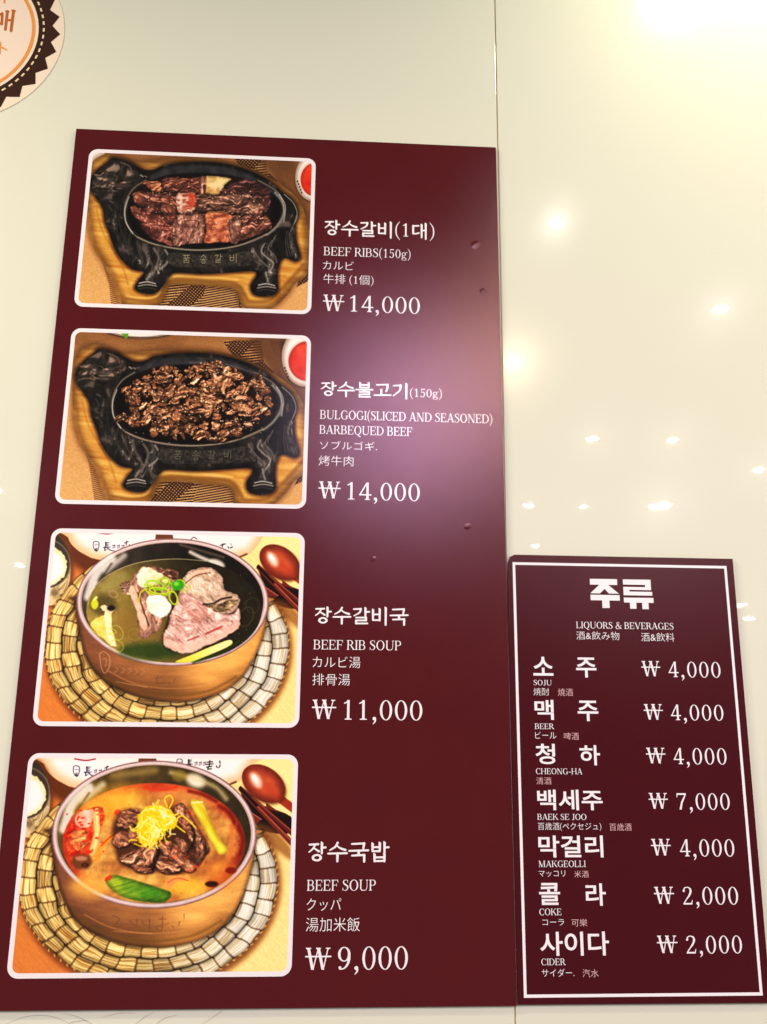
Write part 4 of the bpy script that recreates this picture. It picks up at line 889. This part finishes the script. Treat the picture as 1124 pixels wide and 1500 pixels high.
def heavy_glyphs():
    g = {}
    a = [box(0, 800, 940, 1000), [(320, 800), (640, 800), (330, 500), (0, 500)], [(620, 800), (360, 800), (640, 500), (980, 500)], box(0, 260, 1000, 450), box(390, 0, 640, 260)]
    g['주'] = (1140, a)
    b = [box(0, 820, 960, 1000), box(760, 700, 960, 820), box(0, 640, 960, 700 + 40), box(0, 560, 210, 660), box(0, 450, 990, 580), box(0, 200, 1020, 370), box(200, -10, 420, 200), box(620, -20, 840, 200)]
    g['류'] = (1050, b)
    return g
GL = {}
def glyph(style, c):
    k = (style, c)
    if k not in GL:
        adv, ps = STY[style][c]
        GL[k] = (adv, *(union(ps) if ps else ([], [])))
    return GL[k]
def compose(style, text, space=None, track=0):
    """outline mesh of a line in font units (1000 per em)"""
    if style in STY:
        V, F, x = [], [], 0
        for c in text:
            st = style if c in STY[style] else 'serif'
            adv, v, f = glyph(st, c)
            if c == ' ' and space: adv = space
            k = len(V); V += [(p[0] + x, p[1]) for p in v]; F += [[i + k for i in t] for t in f]
            x += adv + track
        return V, F
    if style == 'ming' and any(c in '()0123456789' for c in text):      # figures and brackets are set in the serif face
        V, F, x = [], [], 0; run = ''
        def put(v, f, dx):
            k = len(V); V.extend((p[0] + dx, p[1]) for p in v); F.extend([i + k for i in t] for t in f)
        for c in text + '\0':
            if c in '()0123456789 \0':
                if run:
                    v, f = compose('ming', run); put(v, f, x); x += 1000 * len(run); run = ''
                if c != '\0':
                    adv, v, f = glyph('serif', c); put(v, f, x); x += adv
            else: run += c
        return V, F
    cu = bpy.data.curves.new('line', 'FONT'); cu.body = text; cu.resolution_u = 4; cu.offset = {'gothic': .017, 'ming': -.008, 'plain': .0}[style]
    if space: cu.space_word = space
    o = bpy.data.objects.new('line', cu); C.objects.link(o)
    dg = bpy.context.evaluated_depsgraph_get(); me = bpy.data.meshes.new_from_object(o.evaluated_get(dg))
    V = [(v.co.x * 1000, v.co.y * 1000) for v in me.vertices]; F = [list(p.vertices) for p in me.polygons]
    bpy.data.objects.remove(o); bpy.data.curves.remove(cu); bpy.data.meshes.remove(me)
    return V, F
PRINT_Y = -0.00035
def line_of_text(name, style, text, x0, yb, yt, x1, parent, loc, m='ink', track=0, space=None):
    """set a line between the left edge x0 and right edge x1 on its baseline yb, letters as tall as yb - yt"""
    V, F = compose(style, text, space, track)
    xs = [v[0] for v in V]; ys = [v[1] for v in V]
    latin = style == 'serif'
    lo, hi = (0., 700.) if latin else (min(ys), max(ys))
    if style == 'brush': lo, hi = -110., 750.
    X0, Z0 = at(x0, yb); _, Z1 = at(x0, yt); X1 = x_on_row(x1, Z0)
    sx = (X1 - X0) / (max(xs) - min(xs)); sz = (Z1 - Z0) / (hi - lo)
    return flat(name, [(X0 + (x - min(xs)) * sx, Z0 + (y - lo) * sz) for x, y in V], F, M[m], parent, PRINT_Y, loc)
STY = {'serif': serif_glyphs(), 'brush': hangul_glyphs(), 'heavy': heavy_glyphs()}
# ---------------------------------------------------------------- the glazed wall
GY = 0.0046                                   # front face of the glass; the boards' faces are at y = 0
SEAM_T, SEAM_B = x_on_row(727.5, at(727, 60)[1]), x_on_row(756.5, at(756, 1490)[1])
ZT, ZB = at(727, 60)[1], at(756, 1490)[1]
sx_ = lambda z: SEAM_B + (SEAM_T - SEAM_B) * (z - ZB) / (ZT - ZB)
lo_z, hi_z = -.9, 1.64
wall = link('wall', bpy.data.meshes.new('wall'), M['backing'])
wall.data.from_pydata([(-2.4, .012, lo_z), (3.2, .012, lo_z), (3.2, .012, hi_z), (-2.4, .012, hi_z), (-2.4, .10, lo_z), (3.2, .10, lo_z), (3.2, .10, hi_z), (-2.4, .10, hi_z)], [],
    [(0, 1, 2, 3), (5, 4, 7, 6), (1, 5, 6, 2), (4, 0, 3, 7), (3, 2, 6, 7), (4, 5, 1, 0)])
wall['kind'] = 'structure'
gp = thing('glass_panel', 'cream glass wall panel behind the tall food menu, left of the vertical joint', 'wall panel', (-.6, GY, lo_z), 'cream glass wall panels')
slab('glass_sheet', [(-2.4, lo_z), (sx_(lo_z) - .0012, lo_z), (sx_(hi_z) - .0012, hi_z), (-2.4, hi_z)], GY, GY + .008, M['glass'], M['glass_edge'], gp, gp.location, .0005)
gr = thing('glass_panel', 'cream glass wall panel with lamp reflections, right of the vertical joint', 'wall panel', (1.6, GY, lo_z), 'cream glass wall panels')
slab('glass_sheet', [(sx_(lo_z) + .0006, lo_z), (3.2, lo_z), (3.2, hi_z), (sx_(hi_z) + .0006, hi_z)], GY, GY + .008, M['glass'], M['glass_edge'], gr, gr.location, .0005)
js = thing('joint_strip', 'narrow pale sealant joint running down between the two glass wall panels', 'joint strip', (.6, GY, lo_z))
slab('sealant', [(sx_(lo_z) - .0012, lo_z), (sx_(lo_z) + .0004, lo_z), (sx_(hi_z) + .0004, hi_z), (sx_(hi_z) - .0012, hi_z)], GY + .0016, GY + .0084, M['sealant'], M['sealant'], js, js.location, 0)
# hair-thin grey marks on the glass under the tall menu
for pts in ([(8, 1500), (34, 1490), (62, 1487), (84, 1491), (104, 1500)], [(100, 1499), (112, 1496), (130, 1494)], [(92, 1484), (110, 1488), (128, 1496), (140, 1503)],
            [(196, 1502), (212, 1490), (226, 1482)], [(228, 1502), (240, 1492), (262, 1486)], [(296, 1500), (318, 1486), (326, 1480)], [(150, 1490), (176, 1484), (200, 1484)]):
    q = [at(*p, GY) for p in catmull(pts, False, 5)]
    V = []; F = []
    for i, (x, z) in enumerate(q):
        a = q[max(i - 1, 0)]; b = q[min(i + 1, len(q) - 1)]; L = math.hypot(b[0] - a[0], b[1] - a[1]); k = .00042 * math.sin(math.pi * (i + .6) / (len(q) + .2))
        nx, nz = -(b[1] - a[1]) / L * k, (b[0] - a[0]) / L * k
        V += [(x + nx, z + nz), (x - nx, z - nz)]
        if i: F.append((2 * i - 2, 2 * i - 1, 2 * i + 1, 2 * i))
    flat('hairline', V, F, M['hairline'], gp, GY - .0003, gp.location)

for px, py, r in ((884, 48, .0008), (906, 284, .0006), (1043, 371, .0007), (820, 150, .0004), (980, 560, .0004)):
    x, z = at(px, py, GY)
    flat('dust_speck', [(x + r * math.cos(k * .785) * (1 + .2 * math.sin(k)), z + r * math.sin(k * .785)) for k in range(8)], [tuple(range(8))], M['backing'], gr, GY - .0003, gr.location)

# ---------------------------------------------------------------- the tall food menu
H1 = 1.12635
tb = Vector((.3, 0, 0))
menu = thing('menu_board', 'tall maroon food menu board with four food photos', 'menu board', tb, 'maroon menu boards')
slab('panel', [(0, 0), (.6, -.0003), (.6, H1), (0, H1)], 0, .0026, M['maroon'], M['maroon_edge'], menu, tb, .0004)
def rrect(x0, z0, x1, z1, r, n=7):
    out = []
    for cx, cz, a in ((x1 - r, z0 + r, -90), (x1 - r, z1 - r, 0), (x0 + r, z1 - r, 90), (x0 + r, z0 + r, 180)):
        out += [(cx + r * math.cos(math.radians(a + 90 * k / n)), cz + r * math.sin(math.radians(a + 90 * k / n))) for k in range(n + 1)]
    return out
PH = {1: (.0216, .8529, .3396, 1.0944), 2: (.0223, .5806, .3407, .8216), 3: (.0225, .3073, .3405, .5487), 4: (.0221, .0328, .3407, .2761)}
PW = .0054
for k, (x0, z0, x1, z1) in PH.items():
    o_ = rrect(x0, z0, x1, z1, .0125); i_ = rrect(x0 + PW, z0 + PW, x1 - PW, z1 - PW, .0078)
    m = picture_material('food_picture_print', paint(k, (z1 - z0) / (x1 - x0)))
    ph = flat('food_photo', i_, [tuple(range(len(i_)))], m, menu, -.0003, tb)
    uv = ph.data.uv_layers.new(name='UVMap')
    for l in ph.data.loops:
        co = ph.data.vertices[l.vertex_index].co
        uv.data[l.index].uv = ((co.x + tb[0] - x0) / (x1 - x0), (co.z + tb[2] - z0) / (z1 - z0))
    ph['label'] = {1: 'printed photo of grilled beef ribs on a black cow-shaped iron plate', 2: 'printed photo of sliced seasoned beef on a black cow-shaped iron plate',
                   3: 'printed photo of clear rib soup in a copper pot on a straw mat', 4: 'printed photo of red beef soup with egg shreds in a copper pot'}[k]
    n = len(o_)
    flat('white_margin', o_ + i_, [(i, (i + 1) % n, n + (i + 1) % n, n + i) for i in range(n)], M['frame_ink'], ph, -.0003, tb)
T = lambda *a, **k: line_of_text(*a, menu, tb, **k)
T('dish_name', 'brush', '장수갈비(1대)', 475.4, 345.0, 321.5, 636.4)
T('description_text', 'serif', 'BEEF RIBS(150g)', 474.2, 374, 361.5, 601.5)
T('description_text', 'ming', 'カルビ', 473.2, 394.4, 381.8, 518)
T('description_text', 'ming', '牛排 (1個)', 473.7, 417.2, 401.0, 547.2)
T('won_sign', 'serif', 'w', 473, 455, 431.5, 504.3)
T('price_text', 'serif', '14,000', 512.8, 456.4, 432.6, 615.2)
T('dish_name', 'brush', '장수불고기', 470.1, 580.6, 558, 597)
T('description_text', 'serif', '(150g)', 600.9, 581.3, 569.3, 647.4)
T('description_text', 'serif', 'BULGOGI(SLICED AND SEASONED)', 468.8, 613.5, 600.6, 721.4)
T('description_text', 'serif', 'BARBEQUED BEEF', 468, 635.4, 622.6, 604)
T('description_text', 'ming', 'ソブルゴギ.', 468.8, 658.2, 645.4, 552.4)
T('description_text', 'ming', '烤牛肉', 467, 682, 667, 517.9)
T('won_sign', 'serif', 'w', 466.3, 729.6, 705, 499)
T('price_text', 'serif', '14,000', 508.6, 731.7, 706.2, 615.1)
T('dish_name', 'brush', '장수갈비국', 461.3, 914, 888.1, 598.8)
T('description_text', 'serif', 'BEEF RIB SOUP', 459.2, 951.1, 937.1, 587.6)
T('description_text', 'ming', 'カルビ湯', 458.1, 978, 961.3, 528.1)
T('description_text', 'ming', '排骨湯', 457.6, 1003.6, 986.6, 512.9)
T('won_sign', 'serif', 'w', 456.8, 1052.8, 1024.8, 492.3)
T('price_text', 'serif', '11,000', 503.5, 1054.1, 1025.3, 618.8)
T('dish_name', 'brush', '장수국밥', 451.4, 1262.6, 1232.7, 570.9)
T('description_text', 'serif', 'BEEF SOUP', 449.7, 1304.7, 1288.8, 550.6)
T('description_text', 'ming', 'クッパ', 449.2, 1334, 1316, 499.9)
T('description_text', 'ming', '湯加米飯', 448.1, 1364.6, 1344, 527.1)
T('won_sign', 'serif', 'w', 446.8, 1420.3, 1388.3, 485.2)
T('price_text', 'serif', '9,000', 494.9, 1420.3, 1386.7, 597.6)
# air bubbles trapped under the laminate
def bubble(px, py, r, h, sq=1.):
    x, z = at(px, py); V = [(x - tb[0], -h, z)]; F = []; K = 14; n = 4
    for j in range(1, n + 1):
        t = j / n
        for i in range(K):
            a = 6.28318 * i / K; rr = r * t * (1 + .12 * math.sin(2 * a + px))
            V.append((x + rr * math.cos(a) - tb[0], -h * (math.cos(math.pi * t) * .5 + .5) - (.0001 if j < n else -.0001), z + rr * sq * math.sin(a)))
    for i in range(K):
        F.append((0, 1 + i, 1 + (i + 1) % K))
        for j in range(n - 1): F.append((1 + j * K + i, 1 + (j + 1) * K + i, 1 + (j + 1) * K + (i + 1) % K, 1 + j * K + (i + 1) % K))
    me = bpy.data.meshes.new('bubble'); me.from_pydata(V, [], F); me.update()
    bm = bmesh.new(); bm.from_mesh(me); bmesh.ops.recalc_face_normals(bm, faces=bm.faces[:]); bm.to_mesh(me); bm.free()
    for p in me.polygons: p.use_smooth = True
    link('laminate_bubble', me, M['maroon'], menu)
bubble(697, 358, .0085, .0009, .8); bubble(708, 427, .0065, .0007, .8); bubble(685, 771, .0058, .00035, .9); bubble(547, 819, .0045, .0002)

# ---------------------------------------------------------------- the drinks menu
W2, H2 = .2995, .5258
db = Vector((.75, 0, 0))
X0 = .6012; X1 = .9002
drinks = thing('menu_board', 'small wine-red drinks menu board with a thin white border line', 'menu board', db, 'maroon menu boards')
slab('panel', [(X0, .0008), (X1, 0), (X1, H2), (X0 + .010, H2 + .0002), (X0 + .004, H2 - .0028), (X0 + .0012, H2 - .010), (X0 + .0004, H2 - .03)], 0, .0026, M['wine'], M['maroon_edge'], drinks, db, .0004)
c4 = [at(766.6, 1460.6), at(1115.9, 1459.1), at(1065.8, 830.8), at(751.7, 821.9)]
bx0 = (c4[0][0] + c4[3][0]) / 2; bx1 = (c4[1][0] + c4[2][0]) / 2; bz0 = (c4[0][1] + c4[1][1]) / 2; bz1 = (c4[2][1] + c4[3][1]) / 2; bw = .0034
q = [(bx0, bz0), (bx1, bz0), (bx1, bz1), (bx0, bz1), (bx0 + bw, bz0 + bw), (bx1 - bw, bz0 + bw), (bx1 - bw, bz1 - bw), (bx0 + bw, bz1 - bw)]
flat('border_line', q, [(0, 1, 5, 4), (1, 2, 6, 5), (2, 3, 7, 6), (3, 0, 4, 7)], M['ink'], drinks, PRINT_Y, db)
T = lambda *a, **k: line_of_text(*a, drinks, db, **k)
T('heading_text', 'heavy', '주류', 866, 891.2, 847.9, 958.2)
T('heading_text', 'serif', 'LIQUORS & BEVERAGES', 844.3, 920.2, 910.6, 986.9)
T('heading_text', 'ming', '酒&飲み物', 844.6, 936.9, 924.6, 907.7)
T('heading_text', 'ming', '酒&飲料', 939.6, 939.4, 926.6, 988.3)
names = [('소', 781.5, 989.6, 961.9, 811), ('주', 844.6, 992.4, 963, 874.4), ('맥', 783.6, 1054.3, 1025, 811.7), ('주', 847, 1056.2, 1026.2, 877.2), ('청', 784.9, 1119.3, 1089.3, 813.9), ('하', 849.8, 1120.9, 1091.4, 879.8),
         ('백세주', 787.6, 1186.7, 1156.5, 883.4), ('막걸리', 789.3, 1256, 1223.8, 884.4), ('콜', 790.3, 1325.6, 1293.3, 821.2), ('라', 858.8, 1326.8, 1294, 888.4), ('사이다', 791.9, 1400.2, 1364.9, 893.1)]
for s_, a, b, c, d in names: T('drink_name', 'gothic', s_, a, b, c, d)
for s_, wa, wb, wc, wd, a, b, c, d in (('4,000', 940.3, 990.3, 968.2, 968, 979.9, 991.7, 969, 1056.3), ('4,000', 943.8, 1053.8, 1031.3, 971.9, 983.4, 1054.8, 1032, 1060.5),
        ('4,000', 947.3, 1117.9, 1095.3, 975.6, 987.3, 1119.3, 1095.6, 1065.1), ('7,000', 951, 1184.3, 1161.5, 979.3, 992.3, 1185.8, 1161.9, 1069.8),
        ('4,000', 954.7, 1252.8, 1228.8, 983.6, 996.6, 1254.4, 1229.4, 1076.5), ('2,000', 959, 1323.5, 1299, 988.3, 1001.2, 1324.9, 1299.3, 1082.1), ('2,000', 963.3, 1395.8, 1370.5, 993.3, 1006.2, 1396.6, 1370.8, 1087.8)):
    T('won_sign', 'serif', 'w', wa, wb, wc, wd); T('price_text', 'serif', s_, a, b, c, d, track=30)
for s_, a, b, c, d in (('SOJU', 781.9, 1003.6, 995.9, 808.2), ('BEER', 783.6, 1067.8, 1059.7, 812), ('CHEONG-HA', 785.3, 1133.9, 1125.3, 853.2), ('BAEK SE JOO', 787.3, 1200.8, 1192.1, 859.2),
                       ('MAKGEOLLI', 789.3, 1270, 1260.7, 858.2), ('COKE', 790.3, 1340.6, 1330.9, 822.5), ('CIDER', 793.3, 1413.8, 1404.1, 828.9)):
    T('description_text', 'serif', s_, a, b, c, d)
for s_, a, b, c, d, m in (('焼酎', 781.9, 1018.6, 1007.5, 804.7, 0), ('燒酒', 817.6, 1019.4, 1008.3, 839.4, 1), ('ビール', 784.3, 1081.8, 1071.6, 815.2, 0), ('啤酒', 826.4, 1083.7, 1073, 848.1, 1), ('清酒', 785.9, 1149, 1138.4, 807.9, 1),
        ('百歳酒(ペクセジュ)', 788.3, 1217.2, 1204.8, 881.1, 0), ('百歳酒', 893.1, 1216.9, 1206, 925.4, 1), ('マッコリ', 789.6, 1284.3, 1275, 828.2, 0), ('米酒', 841.5, 1285.4, 1275.2, 862.5, 1),
        ('コーラ', 794.9, 1355.5, 1346.6, 826.5, 0), ('可樂', 837.5, 1357, 1346, 860.5, 1), ('サイダー.', 793.9, 1430.8, 1419.2, 841.5, 0), ('汽水', 853.8, 1431.6, 1419.6, 877.1, 1)):
    T('description_text', 'ming', s_, a, b, c, d, m='pink_ink' if m else 'ink')

# ---------------------------------------------------------------- the round sticker
sc_x, sc_z = -.1839, 1.2831; SY = GY - .0009
sl = Vector((sc_x, SY, sc_z))
st = thing('sticker', 'round cream sticker with a dark brown sawtooth ring, at the top left', 'sticker', sl)
pol = lambda r, a: (sc_x + r * math.cos(math.radians(a)), sc_z + r * math.sin(math.radians(a)))
def ringf(name, ro, ri, m, y, n=96):
    a = [pol(ro, 360 * k / n) for k in range(n)]; b = [pol(ri, 360 * k / n) for k in range(n)]
    return flat(name, a + b, [(i, (i + 1) % n, n + (i + 1) % n, n + i) for i in range(n)], M[m], st, y, sl)
slab('backing_disc', [pol(.151, 360 * k / 120) for k in range(120)], SY, GY - .0001, M['cream'], M['cream'], st, sl, .0002)
V = []; F = []
for k in range(30):
    V += [pol(.1455, .8 + 12 * k), pol(.1341, 6.8 + 12 * k)]
n = 60; V += [pol(.1146, .8 + 6 * k) for k in range(n)]
F = [(i, (i + 1) % n, n + (i + 1) % n, n + i) for i in range(n)]
flat('sawtooth_ring', V, F, M['brown'], st, SY - .0003, sl)
V = []; F = []
for k in range(65):
    a = 2.2 + 360 / 65 * k; i = len(V)
    V += [pol(.1232, a), pol(.1232, a + 2.9), pol(.1206, a + 2.9), pol(.1206, a)]; F.append((i, i + 1, i + 2, i + 3))
flat('stitch_line', V, F, M['pale'], st, SY - .0006, sl)
flat('centre_disc', [pol(.1049, 3.6 * k) for k in range(100)], [tuple(range(100))], M['peach'], st, SY - .0003, sl)
ringf('orange_ring', .1096, .1049, 'orange', SY - .00035)
def put_strokes(name, polys, m):
    v, f = union(polys)
    flat(name, [at(*p, SY) for p in v], f, M[m], st, SY - .0006, sl)
u = 1 / 7.5
put_strokes('lettering', [[(x * u, y * u) for x, y in p] for p in (
    stroke([(-90, 160), (30, 160)], 26, False) + stroke([(28, 150), (22, 268)], 28, False) + stroke([(-90, 262), (26, 262)], 24, False) + stroke([(-80, 160), (-84, 262)], 26, False)
    )], 'rust')
put_strokes('lettering', [[(x * u, y * u) for x, y in p] for p in (stroke([(84, 128), (62, 326)], 30, False) + stroke([(152, 122), (124, 340)], 32, False) + stroke([(76, 222), (136, 226)], 24, False) + stroke([(70, 126), (96, 130)], 22, False) + stroke([(138, 118), (166, 124)], 22, False))], 'rust')
put_strokes('lettering', [[(x * u, y * u) for x, y in p] for p in stroke([(50, -40), (52, 30)], 22, False)], 'orange')
put_strokes('lettering', [[(x * u, y * u) for x, y in p] for p in (stroke([(8, 470), (2, 590)], 18, False) + stroke([(6, 520), (40, 530), (74, 550)], 16, True))], 'orange')
